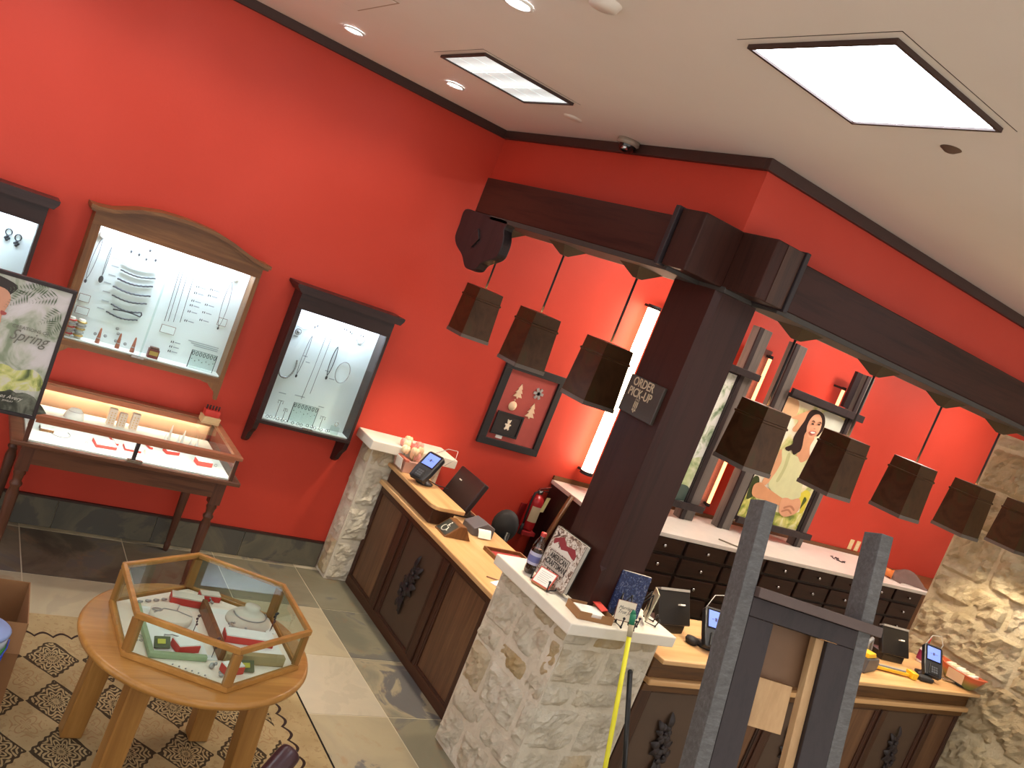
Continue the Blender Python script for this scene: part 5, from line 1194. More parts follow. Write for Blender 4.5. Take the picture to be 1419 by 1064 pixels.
b.xf(Mw).build('bowl_body', 'glaze', bo)
MB().add([bowl(i/28, 0.02) for i in range(28)], [tuple(range(27, -1, -1))]).xf(Mw).build('bowl_base', 'glaze', bo)
b = MB()
pts_r = [bowl(i/28, 1.0) for i in range(29)]
b.tube(pts_r, 0.005, 6).xf(Mw).build('rim', plain('#cf6a44', 0.4), bo)
for k in range(6):
    MB_ = MB().obox((6.38+k*0.035, 3.12+0.01*(-1)**k, ZR+0.085), ((1, 0.1*(k % 3), 0.2), (0, 1, 0.1), (-0.2, 0, 1)), (0.045, 0.07, 0.05)).xf(Mw)
    tag(MB_.build('packet', plain(['#efe6d2', '#e6d8b8', '#f4efe4'][k % 3], 0.6), bevel=0.003), 'small pale packet in the terracotta bowl, %s from its far end' % ['first', 'second', 'third', 'fourth', 'fifth', 'nearest, last'][k], 'packet', 'packets in the terracotta bowl')
MB().obox((0, 0, 0), ((1, 0, 0), (0, 1, 0.25), (0, -0.25, 1)), (0.12, 0.002, 0.075)).xf(Matrix.Translation((6.462, 2.99, ZR+0.06)) @ Matrix.Rotation(-PI/2+0.06, 4, 'Z')).build('note_card', plain('#dcb894', 0.8), bo)

# ---- clutter on the back counter
ZBk = 1.0505
tag(MB().obox((5.05, 4.95, ZBk+0.005), ((1, -0.6, 0), (0.6, 1, 0), (0, 0, 1)), (0.16, 0.025, 0.008)).build('dark_pen_case', 'black'), 'thin dark strip lying on the white back counter near the column', 'strip')
tag(MB().cyl((5.82, 4.86, ZBk+0.006), (5.98, 4.74, ZBk+0.006), 0.006, n=8).build('engraving_tool', plain('#8a7e6a', 0.4, 0.4)), 'thin brass coloured tool on the white back counter', 'tool')
rd = random.Random(9)
for k in range(9):
    x, y = 7.85+0.018*k, 5.08+rd.uniform(0, 0.14); a = rd.uniform(0, 3)
    tag(MB().obox((x, y, ZBk+0.004), ((math.cos(a), math.sin(a), 0), (-math.sin(a), math.cos(a), 0), (0, 0, 1)), (0.045, 0.012, 0.006)).build('small_metal_part', 'oxid'), '%s tiny dark metal piece scattered on the white back counter' % NTH[k], 'metal piece', 'scattered metal pieces on the back counter')
cu_ = thing('orange_spool', 'orange spool beside the right grey post on the back counter', 'spool', (8.46, 4.92, ZBk))
MB().lathe([(0.05, -0.045), (0.05, -0.04), (0.038, -0.035), (0.038, 0.035), (0.05, 0.04), (0.05, 0.045)], (8.46, 4.92, ZBk+0.052), 20, (0.5, -0.8, 0)).build('spool', plain('#e0813c', 0.6), cu_)
MB().lathe([(0.012, -0.046), (0.049, -0.046)], (8.46, 4.92, ZBk+0.052), 20, (0.5, -0.8, 0)).lathe([(0.012, 0.046), (0.049, 0.046)], (8.46, 4.92, ZBk+0.052), 20, (0.5, -0.8, 0)).build('flange', plain('#efd9b8', 0.6), cu_)
cl = MB().grid(lambda u, v: (9.0+0.5*u, 4.78+0.22*v+0.05*math.sin(u*5), ZBk+0.002+0.14*math.sin(PI*u)*math.sin(PI*v)*(0.7+0.3*math.sin(u*9+v*4))), 12, 8)
tag(cl.build('grey_cloth', plain('#6d5750', 0.9)), 'crumpled grey brown cloth at the right end of the back counter', 'cloth')
bpy.data.objects['grey_cloth'].location.x -= 0.50
tag(MB().tube([(8.50, 5.16, ZBk+0.02), (8.60, 5.17, ZBk+0.015), (8.72, 5.13, ZBk+0.0075), (8.86, 5.12, ZBk+0.0075)], 0.007, 8).ball((8.53, 5.17, ZBk+0.0185), (0.035, 0.02, 0.018), 10, 6).build('rotary_tool', 'black'), 'black rotary tool with cord beside the grey cloth', 'tool')
def outlet(x, z, label, y=None, kind='switch'):
    y = YA-0.001 if y is None else y
    t = thing('wall_outlet', label, 'outlet', (x, y-0.004, z-0.057))
    box(x-0.036, x+0.036, y-0.005, y, z-0.057, z+0.057).build('plate', plain('#e3cf9a', 0.4), t, bevel=0.002)
    if kind == 'switch': box(x-0.006, x+0.006, y-0.014, y-0.0055, z-0.012, z+0.012).build('toggle', 'cream', t)
    else:
        for s_ in (-1, 1): MB().cyl((x, y-0.007, z+s_*0.02), (x, y-0.0055, z+s_*0.02), 0.014, n=14).build('socket', 'cream', t)
outlet(8.60, 1.15, 'cream switch plate left of the grey post on the red wall'); outlet(8.72, 1.15, 'cream socket plate half hidden by the grey post', kind='socket')
outlet(6.70, 1.13, 'cream socket plate below the woman poster', kind='socket')

# ---- grey timber A-frame in the foreground
af = thing('timber_easel', 'back of a grey and black timber sign frame with a plywood patch, foreground right', 'sign frame', (2.8, 1.6, 0))
p1 = Vector((2.782, 2.2, 1.987)); U = Vector((0.935, -0.354, 0)); Wv = Vector((0.1, 0.263, 0.96)).normalized(); Nv = Vector((-0.34, -0.897, 0.281)).normalized()
L = p1.z/Wv.z
def fbox(u0, u1, w0, w1, n0, n1, name, mat, bev=0.003):
    c = p1+U*(u0+u1)/2+Wv*(w0+w1)/2+Nv*(n0+n1)/2
    return MB().obox(c, (U, Wv, Nv), (u1-u0, w1-w0, n1-n0)).build(name, mat, af, bevel=bev)
Lb = -L+0.035
fbox(0.008, 0.066, Lb, 0.0, -0.11, 0.0, 'post', 'greywood'); fbox(0.555, 0.613, Lb, 0.035, -0.11, 0.0, 'post', 'greywood')
fbox(0.067, 0.64, -0.365, -0.325, -0.10, 0.03, 'crossbar', plain('#54443f', 0.5))
fbox(0.067, 0.554, -0.44, -0.366, -0.06, 0.0, 'dark_rail', 'blackwood'); fbox(0.067, 0.18, -1.55, -0.441, -0.06, -0.0, 'dark_rail', 'blackwood')
fbox(0.43, 0.554, -1.55, -0.441, -0.06, -0.0, 'dark_rail', 'blackwood'); fbox(0.181, 0.429, -1.55, -1.45, -0.06, 0.0, 'dark_rail', 'blackwood')
fbox(0.182, 0.355, -0.835, -0.65, -0.055, -0.04, 'plywood_patch', 'ply', 0.001)
fbox(0.182, 0.415, -0.649, -0.442, -0.09, -0.08, 'inner_board', plain('#6f5138', 0.6), 0.001)
fbox(0.39, 0.429, -1.40, -0.442, -0.058, -0.02, 'light_batten', 'ply', 0.002)
fbox(0.182, 0.215, -1.40, -0.85, -0.075, -0.061, 'brown_batten', 'case_oak', 0.001)
tag(MB().tube([(3.02, 2.03, 0.9), (2.985, 2.06, 0.86), (2.98, 2.05, 0.80), (3.0, 2.03, 0.75), (3.015, 2.02, 0.745)], 0.003, 6).build('white_cable', 'white'), 'short white cable loop beside the grey timber frame', 'cable')

# ---- left: standing poster, cardboard box, tub, plum cylinder
sp = thing('standing_poster', 'framed poster reading Spring over pale ferns, cut by left edge', 'poster stand', (0.14, 4.02, 0.0))
M['ferns2'] = foliage_mat('misty_garden', [(0.36, '#7d8a73'), (0.45, '#adb0a4'), (0.54, '#c3bfc0'), (0.72, '#cfc9ce')], 8, 4)
box(-0.21, 0.49, 4.0, 4.012, 1.14, 1.69).build('poster_sheet', 'ferns2', sp)
for q in ((-0.225, 0.505, 1.69, 1.705), (-0.225, 0.505, 1.125, 1.14), (-0.225, -0.21, 1.14, 1.69), (0.49, 0.505, 1.14, 1.69)): box(q[0], q[1], 3.992, 4.02, q[2], q[3]).build('frame_rail', 'blackwood', sp, bevel=0.002)
box(-0.07, -0.03, 4.021, 4.05, 0.03, 1.6).build('stand_pole', 'blackwood', sp)
MB().lathe([(0, 0.002), (0.18, 0.002), (0.18, 0.012), (0.05, 0.03), (0, 0.03)], (-0.05, 4.035, 0.012), 28).build('stand_foot', 'blackwood', sp)
M['dark_blur'] = foliage_mat('shadowed_leaves', [(0.36, '#22261f'), (0.5, '#3a3d34'), (0.64, '#6d7064')], 14)
M['green_dull'] = foliage_mat('misty_leaves', [(0.36, '#4f5c38'), (0.45, '#99a35c'), (0.54, '#c3c47c'), (0.66, '#c9c6b8')], 16)
rfern = random.Random(4)
def frond(x0, z0, ang, Ln, c):
    out = []
    for i in range(9):
        t = i/8; x = x0+Ln*t*math.cos(ang); z = z0+Ln*t*math.sin(ang)-0.1*Ln*t*t; s_ = 0.035*(1-t)+0.006
        for q in (-1, 1):
            a = ang+q*1.0; out.append(([(x, z), (x+s_*0.5*math.cos(a+0.15), z+s_*0.5*math.sin(a+0.15)), (x+s_*math.cos(a), z+s_*math.sin(a)), (x+s_*0.5*math.cos(a-0.15), z+s_*0.5*math.sin(a-0.15))], c))
    return out
sh = [([(-0.2, 1.145), (-0.2, 1.30), (0.0, 1.33), (0.2, 1.30), (0.328, 1.33), (0.38, 1.315), (0.44, 1.335), (0.485, 1.30), (0.485, 1.25), (0.40, 1.235), (0.36, 1.20), (0.2, 1.18)], 'M:green_dull'),
      ([(0.355, 1.26), (0.38, 1.29), (0.40, 1.30), (0.39, 1.24), (0.385, 1.215), (0.37, 1.24)], 'M:green_dull'),
      ([(-0.2, 1.142), (-0.2, 1.2), (0.1, 1.21), (0.25, 1.2), (0.352, 1.215), (0.38, 1.231), (0.407, 1.222), (0.44, 1.23), (0.487, 1.21), (0.487, 1.142)], 'M:dark_blur'),
      ([(0.05, 1.25), (0.0, 1.40), (0.05, 1.46), (0.2, 1.47), (0.26, 1.43), (0.275, 1.35), (0.25, 1.25)], '#a33c36'),
      ([(0.10, 1.46), (0.08, 1.66), (0.14, 1.688), (0.22, 1.68), (0.29, 1.66), (0.285, 1.63), (0.25, 1.58), (0.22, 1.5)], '#2b211f'),
      ([(0.18, 1.50), (0.17, 1.60), (0.22, 1.635), (0.262, 1.63), (0.282, 1.60), (0.278, 1.56), (0.27, 1.52), (0.272, 1.49), (0.24, 1.47)], '#c99278'),
      ([(0.262, 1.545), (0.283, 1.54), (0.28, 1.53), (0.265, 1.528)], '#a34c48')]
for (x0, z0, a, Ln) in ((0.36, 1.66, 3.3, 0.10), (0.44, 1.66, 3.6, 0.10), (0.47, 1.60, 3.9, 0.09), (0.33, 1.64, 4.0, 0.09), (0.47, 1.56, 4.4, 0.08), (0.40, 1.68, 3.2, 0.08)):
    sh += frond(x0, z0, a, Ln, '#5f6e58')
b = MB(); mats = []
for k, (pts, cc) in enumerate(sh):
    mt = M[cc[2:]] if cc.startswith('M:') else plain(cc, 0.35, 0, 0.4, 0.05)
    if mt not in mats: mats.append(mt)
    b.mat(mats.index(mt)); d = 4.0-0.0004*(min(k, 9)+1)
    b.prism(smooth_loop(pts, 3) if k < 7 else pts, 'xz', d, d+0.0003)
b.build('poster_print', mats, sp)
M['gtext'] = plain('#6a6a62', 0.5)
text('script_word', 'Spring', 0.066, 'gtext', sp, face_front(0.385, 3.9945, 1.462), 0.0003, shear=0.45, sx=0.85)
text('small_words', 'CREATIONS OF', 0.020, 'gtext', sp, face_front(0.385, 3.9945, 1.497), 0.0003)
M['wtext'] = plain('#c9c6bd', 0.5)
text('shop_name', 'James Avery', 0.023, 'wtext', sp, face_front(0.375, 3.9945, 1.200), 0.0003, shear=0.35)
text('shop_line', 'JEWELRY', 0.010, 'wtext', sp, face_front(0.385, 3.9945, 1.182), 0.0003)

cbx = thing('cardboard_box', 'open brown cardboard box on the rug at the left edge', 'box', (0.48, 3.78, 0.0135))
Bx = Matrix.Translation((0.45, 3.78, 0.0135)) @ Matrix.Rotation(math.radians(-3), 4, 'Z')
w_, d_, h_ = 0.46, 0.36, 0.40
M['carton'] = plain('#8d6541', 0.85)
MB().box(-w_/2, w_/2, -d_/2, d_/2, 0, 0.004).xf(Bx).build('base_panel', 'carton', cbx)
for q in ((-w_/2, w_/2, -d_/2, -d_/2+0.004), (-w_/2, w_/2, d_/2-0.004, d_/2), (-w_/2, -w_/2+0.004, -d_/2+0.0045, d_/2-0.0045), (w_/2-0.004, w_/2, -d_/2+0.0045, d_/2-0.0045)):
    MB().box(*q, 0.0045, h_).xf(Bx).build('side_panel', 'carton', cbx)
MB().obox((0, -d_/2-0.03, h_-0.05), ((1, 0, 0), (0, 0.5, 1), (0, -1, 0.5)), (w_-0.01, 0.12, 0.004)).xf(Bx).build('front_flap', 'carton', cbx)
b = MB()
for k in range(5): b.box(w_/2+0.0003, w_/2+0.0008, -0.12+k*0.028, -0.105+k*0.028, 0.17, 0.30)
for k in range(5): b.box(0.04+k*0.03, 0.055+k*0.03, -d_/2-0.0008, -d_/2-0.0003, 0.17, 0.28)
b.xf(Bx).build('printed_bars', plain('#5d4030', 0.8), cbx)
c2 = thing('cardboard_box', 'closed brown carton under the plastic tub, just outside the left edge', 'box', (0.36, 3.45, 0.0135))
box(0.22, 0.50, 3.33, 3.57, 0.0135, 0.262).build('carton_body', 'carton', c2)
box(0.225, 0.495, 3.44, 3.46, 0.2625, 0.2635).build('tape_strip', plain('#b9946a', 0.4), c2)
tb = thing('plastic_tub', 'clear plastic tub with green and blue bands at the left edge', 'tub', (0.485, 3.45, 0.264))
tx, ty = 0.488, 3.45
for z0, z1, cc in ((0.264, 0.30, '#d8dcd8'), (0.30, 0.365, '#2a4fc0'), (0.365, 0.40, '#3a9a4c'), (0.40, 0.445, '#b9c9d8')):
    MB().lathe([(0.0 if z0 < 0.27 else 0.098, z0), (0.10, z0+0.001), (0.105, z1-0.001), (0.10, z1)], (tx, ty, 0), 28).build('tub_band', plain(cc, 0.25), tb)
MB().lathe([(0.0, 0.4455), (0.106, 0.4455), (0.108, 0.455), (0.1, 0.463), (0.0, 0.465)], (tx, ty, 0), 28).build('lid', plain('#8fa6d8', 0.3), tb)
MB().tube([(tx+0.108*math.cos(a), ty+0.108*math.sin(a)-0.004, 0.42+0.06*math.sin(a)) for a in [PI+i*PI/10 for i in range(11)]], 0.003, 6).build('wire_handle', plain('#3a5ac8', 0.3), tb)
pl_ = thing('plum_cylinder', 'dark plum rounded post end at the bottom edge before the table', 'post', (0.87, 2.2, 0.013))
MB().lathe([(0.0, 0.0), (0.036, 0.001), (0.042, 0.006), (0.044, 0.02), (0.045, 0.045), (0.045, 0.83)], (1.49, 2.655, 0.52), 24, (-0.62, -0.45, -0.50)).build('post_end', plain('#3a1f26', 0.3), pl_)

# ================================================================== JEWELLERY IN THE CASES
YB = YA-0.0205        # face of the cabinets' back boards
def chain(path, r, name, mat, label, cat, group=None, extra=None):
    b = MB().tube(path, r, 5)
    if extra: extra(b)
    return tag(b.build(name, mat), label, cat, group)
rj = random.Random(21)
# seven bracelets
BR = [(0.862, 1.685, 1.06, 1.69, 'pale'), (0.87, 1.64, 1.06, 1.65, ''), (0.87, 1.585, 1.06, 1.60, ''), (0.86, 1.535, 1.065, 1.54, ''), (0.87, 1.483, 1.06, 1.49, ''), (0.88, 1.43, 1.05, 1.43, ''), (0.87, 1.38, 1.04, 1.38, '')]
ORD = ['topmost', 'second', 'third', 'fourth', 'fifth', 'sixth', 'lowest']
for i, (xa, za, xb, zb, k) in enumerate(BR):
    n = 16; path = [(xa+(xb-xa)*t/n, YB-0.008, za+(zb-za)*t/n-0.016*math.sin(PI*t/n)+0.002*(t % 2)) for t in range(n+1)]
    if i == 5: path = path+[(xb+0.006, YB-0.008, zb-0.012)]+[(xb-(xb-xa)*0.9*t/8, YB-0.008, zb-0.026+0.008*math.sin(PI*t/8)) for t in range(9)]
    b = MB().tube(path, 0.0055 if i in (2, 3) else 0.0045, 6)
    for t in range(0, n+1, 2): b.ball(path[t], 0.0055 if i in (2, 3, 6) else 0.0045, 6, 4)
    tag(b.build('bracelet', 'linen' if i == 0 else 'oxid'), '%s of the seven bracelets pinned in the arched cabinet' % ORD[i], 'bracelet', 'bracelets pinned in the arched cabinet')
    tag(box(xa-0.055, xa-0.015, YB-0.0012, YB-0.0002, za+0.004, za+0.011).build('caption_strip', plain('#b9bcc0', 0.7)), 'grey printed caption beside the %s bracelet' % ORD[i], 'caption', 'printed captions in the arched cabinet')
# charms in a row
for i, (x, z) in enumerate(((0.89, 1.76), (0.935, 1.757), (0.98, 1.745), (1.03, 1.755), (0.985, 1.80))):
    b = MB().lathe([(0.002, 0), (0.004, 0.004), (0.008, 0.01), (0.006, 0.017), (0, 0.02)], (x, YB-0.009, z-0.01), 8)
    tag(b.build('charm', 'oxid'), ['first', 'second', 'third', 'fourth', 'upper'][i]+' small dark charm above the bracelets', 'charm', 'charms above the bracelets')
for i, (x, z) in enumerate(((0.85, 1.235), (0.955, 1.30), (0.968, 1.272), (0.968, 1.225), (1.022, 1.222), (0.905, 1.238))):
    b = MB().lathe([(0.004, -0.0012), (0.010, -0.0015), (0.010, 0.0015), (0.004, 0.0012)], (x, YB-0.005, z), 12, (0, 1, 0)).ball((x, YB-0.006, z), (0.004, 0.002, 0.004), 6, 4)
    tag(b.build('round_charm', 'silver'), ['silver round charm beside the left ring cone', 'silver ring charm, upper of the pair above the middle cone', 'dark round charm, lower of the pair above the middle cone', 'silver round charm left of the middle ring cone', 'small charm right of the middle ring cone', 'tiny charm right of the left ring cone'][i], 'charm')
# ring cones
M['cone'] = plain('#a4593f', 0.5)
for i, (x, z) in enumerate(((0.865, 1.29), (0.975, 1.275), (1.06, 1.285))):
    t = thing('ring_cone', ['leftmost brown ring cone in the arched cabinet', 'middle brown ring cone in the arched cabinet', 'rightmost brown ring cone in the arched cabinet'][i], 'ring holder', (x, 5.44, 1.1965), 'ring cones in the arched cabinet')
    MB().lathe([(0.0, 0.0), (0.013, 0.0), (0.012, 0.02), (0.005, 0.085), (0.002, 0.092), (0, 0.093)], (x, 5.44, 1.1965), 14).build('cone', 'cone', t)
    MB().lathe([(0.0112, 0.028), (0.0118, 0.031), (0.0105, 0.034)], (x, 5.44, 1.1965), 14).build('ring', 'silver', t)
# red and gold bracelet stacks
for i, (x, cc, lab) in enumerate(((0.755, 'gold', 'stack of gold bangles on a post in the arched cabinet'), (0.70, 'redbox', 'stack of red and silver bangles behind the Spring poster edge'))):
    t = thing('bangle_stack', lab, 'bangles', (x, 5.43, 1.1965))
    MB().cyl((x, 5.43, 1.197), (x, 5.43, 1.31), 0.019, n=14).build('post', 'felt', t)
    for q in range(5):
        pth = [(x+0.024*math.cos(a), 5.43+0.024*math.sin(a), 1.215+q*0.02) for a in [j*2*PI/14 for j in range(15)]]
        MB().tube(pth, 0.0055, 6).build('bangle', cc if q % 2 == 0 else 'silver', t)
# cards with dark outline
M['cardedge'] = plain('#8b6a60', 0.6)
def price_card(x, z, w, h, lab, y=None):
    y = YB if y is None else y
    t = thing('info_card', lab, 'card', (x, y-0.003, z-h/2), 'outlined cards in the arched cabinet')
    box(x-w/2, x+w/2, y-0.004, y-0.0002, z-h/2, z+h/2).build('edge', 'cardedge', t)
    box(x-w/2+0.0025, x+w/2-0.0025, y-0.0052, y-0.0041, z-h/2+0.0025, z+h/2-0.0025).build('face', 'board', t)
price_card(0.735, 1.42, 0.06, 0.045, 'upper outlined card at the left side of the arched cabinet')
price_card(0.745, 1.345, 0.07, 0.045, 'lower outlined card at the left side of the arched cabinet')
price_card(1.225, 1.375, 0.085, 0.05, 'outlined card below the hanging black cords')
price_card(1.56-0.045, 1.515, 0.055, 0.05, 'outlined card at the right side of the arched cabinet')
# hanging necklaces and cords
for i, (xt, zt, zb, mt) in enumerate(((1.175, 1.80, 1.42, 'blackm'), (1.195, 1.79, 1.425, 'blackm'), (1.225, 1.76, 1.43, 'oxid'), (1.262, 1.80, 1.44, 'blackm'))):
    chain([(xt, YB-0.004, zt), (xt+0.008, YB-0.004, (zt+zb)/2), (xt+0.015, YB-0.004, zb)], 0.0016, 'leather_cord', mt, ['leftmost', 'second', 'thin third', 'rightmost'][i]+' hanging cord above the outlined card', 'cord', 'hanging cords in the arched cabinet')
def loop_neck(x0, z0, x1, z1, sw, name, mt, lab, pend=0.012, r=0.0014):
    n = 10; L1 = [(x0-sw*math.sin(PI*t/n)**0.6+(x1-x0)*t/n, YB-0.005, z0+(z1-z0)*t/n) for t in range(n+1)]
    L2 = [(x0+sw*math.sin(PI*t/n)**0.6+(x1-x0)*t/n, YB-0.005, z0+(z1-z0)*t/n) for t in range(n, -1, -1)]
    def ex(b): b.ball((x1, YB-0.007, z1-pend), (pend*0.6, 0.004, pend), 8, 6)
    return chain(L1+L2, r, name, mt, lab, 'necklace', None, ex)
for x, lab in ((0.722, 'white peg holding the necklace at the left of the arched cabinet'), (1.505, 'white peg holding the necklace at the right of the arched cabinet')):
    tag(MB().lathe([(0, 0), (0.018, 0.0), (0.02, 0.004), (0.02, 0.02), (0.016, 0.026), (0, 0.027)], (x, YB, 1.80), 16, (0, -1, 0)).build('necklace_peg', 'white'), lab, 'peg')
loop_neck(0.725, 1.785, 0.712, 1.53, 0.012, 'necklace', 'oxid', 'thin dark necklace at the far left of the arched cabinet')
loop_neck(0.785, 1.755, 0.785, 1.575, 0.004, 'necklace', 'oxid', 'necklace with long dark drop, second from left in the arched cabinet', 0.022)
loop_neck(1.49, 1.775, 1.502, 1.48, 0.018, 'necklace', 'oxid', 'thin necklace with tiny drop at the right of the arched cabinet', 0.009)
# earrings on cards, two columns
k = 0
for (x, zs) in ((1.305, (1.68, 1.64, 1.59, 1.56, 1.52, 1.46)), (1.388, (1.69, 1.65, 1.59, 1.54, 1.49)), (1.272, (1.31, 1.28, 1.25))):
    for z in zs:
        t = thing('earring_card', '%s earring pair %s in the arched cabinet' % (['topmost', 'second', 'third', 'fourth', 'fifth', 'sixth'][zs.index(z)], {1.305: 'of the left column', 1.388: 'of the right column', 1.272: 'of the short low column'}[x]), 'earrings', (x, YB-0.003, z-0.012), 'earring pairs in the arched cabinet')
        b = MB().ball((x-0.005, YB-0.006, z), (0.003, 0.003, 0.008), 6, 4).ball((x+0.006, YB-0.006, z+0.001), (0.003, 0.003, 0.008), 6, 4); b.build('earrings', 'oxid', t)
        box(x+0.016, x+0.05, YB-0.0012, YB-0.0003, z-0.003, z+0.003).build('caption', plain('#a9adb3', 0.7), t)
for q, z in enumerate((1.345, 1.333, 1.322)):
    tag(box(1.36+0.02*q, 1.55, YB-0.0012, YB-0.0003, z, z+0.005).build('caption_line', plain('#b4b8bd', 0.7)), ['top', 'middle', 'bottom'][q]+' printed line above the ring rack in the arched cabinet', 'caption')
# small red and gold box, ring rack
t = thing('watch_box', 'small dark red and gold box on the deck of the arched cabinet', 'box', (1.175, 5.43, 1.1965))
box(1.145, 1.205, 5.41, 5.45, 1.1965, 1.25).build('body', plain('#7c2a24', 0.5), t); box(1.15, 1.20, 5.4085, 5.4098, 1.215, 1.24).build('gold_front', 'gold', t)
box(1.15, 1.20, 5.415, 5.445, 1.2503, 1.262).build('lid', plain('#5a3426', 0.5), t)
def rack(x0, x1, z0, z1, y, lab, nl):
    t = thing('earring_rack', lab, 'earring rack', ((x0+x1)/2, y, z0))
    MB().box(x0, x1, y, y+0.002, z0, z1).build('acrylic_sheet', 'acry', t)
    MB().tube([(x0, y-0.003, z0+0.003), (x0, y-0.003, z1)], 0.0028, 6).tube([(x1, y-0.003, z0+0.002), (x1, y-0.003, z1)], 0.002, 6).tube([(x0, y-0.003, z1), (x1, y-0.003, z1)], 0.001, 6).build('wire_frame', 'black', t)
    for i in range(nl):
        x = x0+(x1-x0)*(i+0.5)/nl
        pth = [(x+0.0065*math.cos(a), y-0.005, z1-0.018+0.013*math.sin(a)) for a in [j*2*PI/12 for j in range(13)]]
        MB().tube(pth, 0.002, 5).build('hoop', 'oxid', t)
    for i in range(nl): MB().ball((x0+(x1-x0)*(i+0.5)/nl, y-0.004, z1-0.055-0.01*(i % 2)), 0.0035, 6, 4).build('stud', 'steel', t)
rack(1.385, 1.54, 1.1965, 1.312, 5.43, 'clear rack of silver hoop earrings in the arched cabinet', 7)
# ---- dark cabinet
YD = YB
loop_neck(2.095, 1.60, 2.085, 1.325, 0.010, 'necklace', 'oxid', 'narrow looped necklace left of centre in the dark cabinet', 0.012)
loop_neck(2.29, 1.58, 2.288, 1.37, 0.013, 'necklace', 'oxid', 'dark narrow loop necklace with drop right of centre in the dark cabinet', 0.014, 0.0026)
chain([(2.185, YD-0.005, 1.63), (2.183, YD-0.005, 1.4), (2.175, YD-0.005, 1.17)], 0.0014, 'long_chain', 'oxid', 'long straight chain down the middle of the dark cabinet', 'chain')
chain([(2.225, YD-0.005, 1.62), (2.222, YD-0.005, 1.4), (2.22, YD-0.005, 1.22)], 0.0014, 'long_chain', 'oxid', 'second long straight chain beside the middle one in the dark cabinet', 'chain')
for (cx, cz, rx, rz, a0, a1, r, lab, nm) in ((2.385, 1.42, 0.05, 0.075, 0.0, 2*PI, 0.003, 'oval silver collar necklace at the right of the dark cabinet', 'collar_necklace'),
        (2.425, 1.685, 0.032, 0.04, PI, 2*PI, 0.003, 'small curved necklace at the upper right of the dark cabinet', 'curved_necklace'),
        (2.005, 1.37, 0.055, 0.09, PI*0.9, 2.15*PI, 0.006, 'heavy beaded necklace at the left of the dark cabinet', 'beaded_necklace'),
        (1.995, 1.60, 0.02, 0.02, 0, 2*PI, 0.003, 'small flower brooch at the upper left of the dark cabinet', 'brooch')):
    pth = [(cx+rx*math.cos(a0+(a1-a0)*j/20), YD-0.008, cz+rz*math.sin(a0+(a1-a0)*j/20)) for j in range(21)]
    def ex(b, pth=pth, r=r, nm=nm):
        if nm != 'collar_necklace':
            for p in pth[::1]: b.ball(p, r*1.25, 6, 4)
        if nm == 'brooch': b.ball((cx, YD-0.009, cz), 0.012, 8, 6)
    chain(pth, r, nm, 'silver', lab, 'necklace' if nm != 'brooch' else 'brooch', None, ex)
chain([(1.975, YD-0.006, 1.635), (2.02, YD-0.006, 1.625), (2.075, YD-0.006, 1.645), (2.10, YD-0.006, 1.665)], 0.002, 'bracelet', 'silver', 'thin bracelet at the top left of the dark cabinet', 'bracelet')
for i, (x, z) in enumerate(((2.09, 1.66), (2.105, 1.672), (2.29, 1.71), (2.305, 1.705), (2.335, 1.70), (2.35, 1.695), (2.415, 1.70), (2.435, 1.70))):
    tag(MB().ball((x, YD-0.006, z), (0.004, 0.003, 0.010), 6, 4).cyl((x, YD-0.005, z+0.01), (x, YD-0.005, z+0.018), 0.001, n=5).build('drop_earring', 'oxid'), '%s drop earring from the left along the top of the dark cabinet' % ['first', 'second', 'third', 'fourth', 'fifth', 'sixth', 'seventh', 'eighth'][i], 'earring', 'drop earrings along the top of the dark cabinet')
for i, (x, z, w) in enumerate(((2.13, 1.42, 0.03), (2.10, 1.455, 0.03), (2.28, 1.40, 0.03), (2.43, 1.635, 0.025), (2.04, 1.175, 0.05), (2.16, 1.185, 0.07), (2.33, 1.15, 0.04), (2.33, 1.355, 0.04), (1.99, 1.565, 0.03))):
    tag(box(x-w/2, x+w/2, YD-0.0012, YD-0.0002, z-0.003, z+0.003).build('caption_strip', plain('#a9b0b4', 0.7)), 'tiny grey printed caption '+['below the narrow looped necklace', 'beside the narrow looped necklace', 'beside the dark loop necklace', 'under the small curved necklace', 'above the tall wire stand', 'above the clear rack', 'above the right wire stand', 'below the dark loop necklace drop', 'under the flower brooch'][i], 'caption', 'printed captions in the dark cabinet')
rack(2.11, 2.285, 1.0085, 1.155, 5.42, 'clear rack of silver drop earrings in the dark cabinet', 7)
def tstand(x, h, w, lab):
    t = thing('earring_stand', lab, 'earring stand', (x, 5.43, 1.0085), 'wire earring stands in the dark cabinet')
    MB().lathe([(0, 0), (0.014, 0), (0.014, 0.004), (0, 0.004)], (x, 5.43, 1.0085), 12).build('base', 'acry', t)
    MB().tube([(x, 5.43, 1.012), (x, 5.43, 1.0085+h)], 0.0016, 6).tube([(x-w, 5.43, 1.0085+h), (x+w, 5.43, 1.0085+h)], 0.0016, 6).build('wire_post', 'black', t)
    for s_ in (-1, 1): MB().ball((x+s_*w*0.8, 5.428, 1.0085+h-0.012), (0.003, 0.003, 0.009), 6, 4).build('earring', 'silver', t)
tstand(2.025, 0.13, 0.02, 'tall wire earring stand at the left of the rack'); tstand(2.075, 0.085, 0.014, 'short wire earring stand just left of the rack'); tstand(2.34, 0.095, 0.02, 'wire earring stand right of the rack in the dark cabinet')
t = thing('ring_block', 'clear ring block at the right of the dark cabinet deck', 'ring holder', (2.44, 5.42, 1.0085))
box(2.42, 2.47, 5.40, 5.44, 1.0085, 1.06).build('block', 'acry', t)
MB().tube([(2.445+0.012*math.cos(a), 5.42, 1.078+0.014*math.sin(a)) for a in [j*2*PI/12 for j in range(13)]], 0.0025, 6).build('ring', 'steel', t)
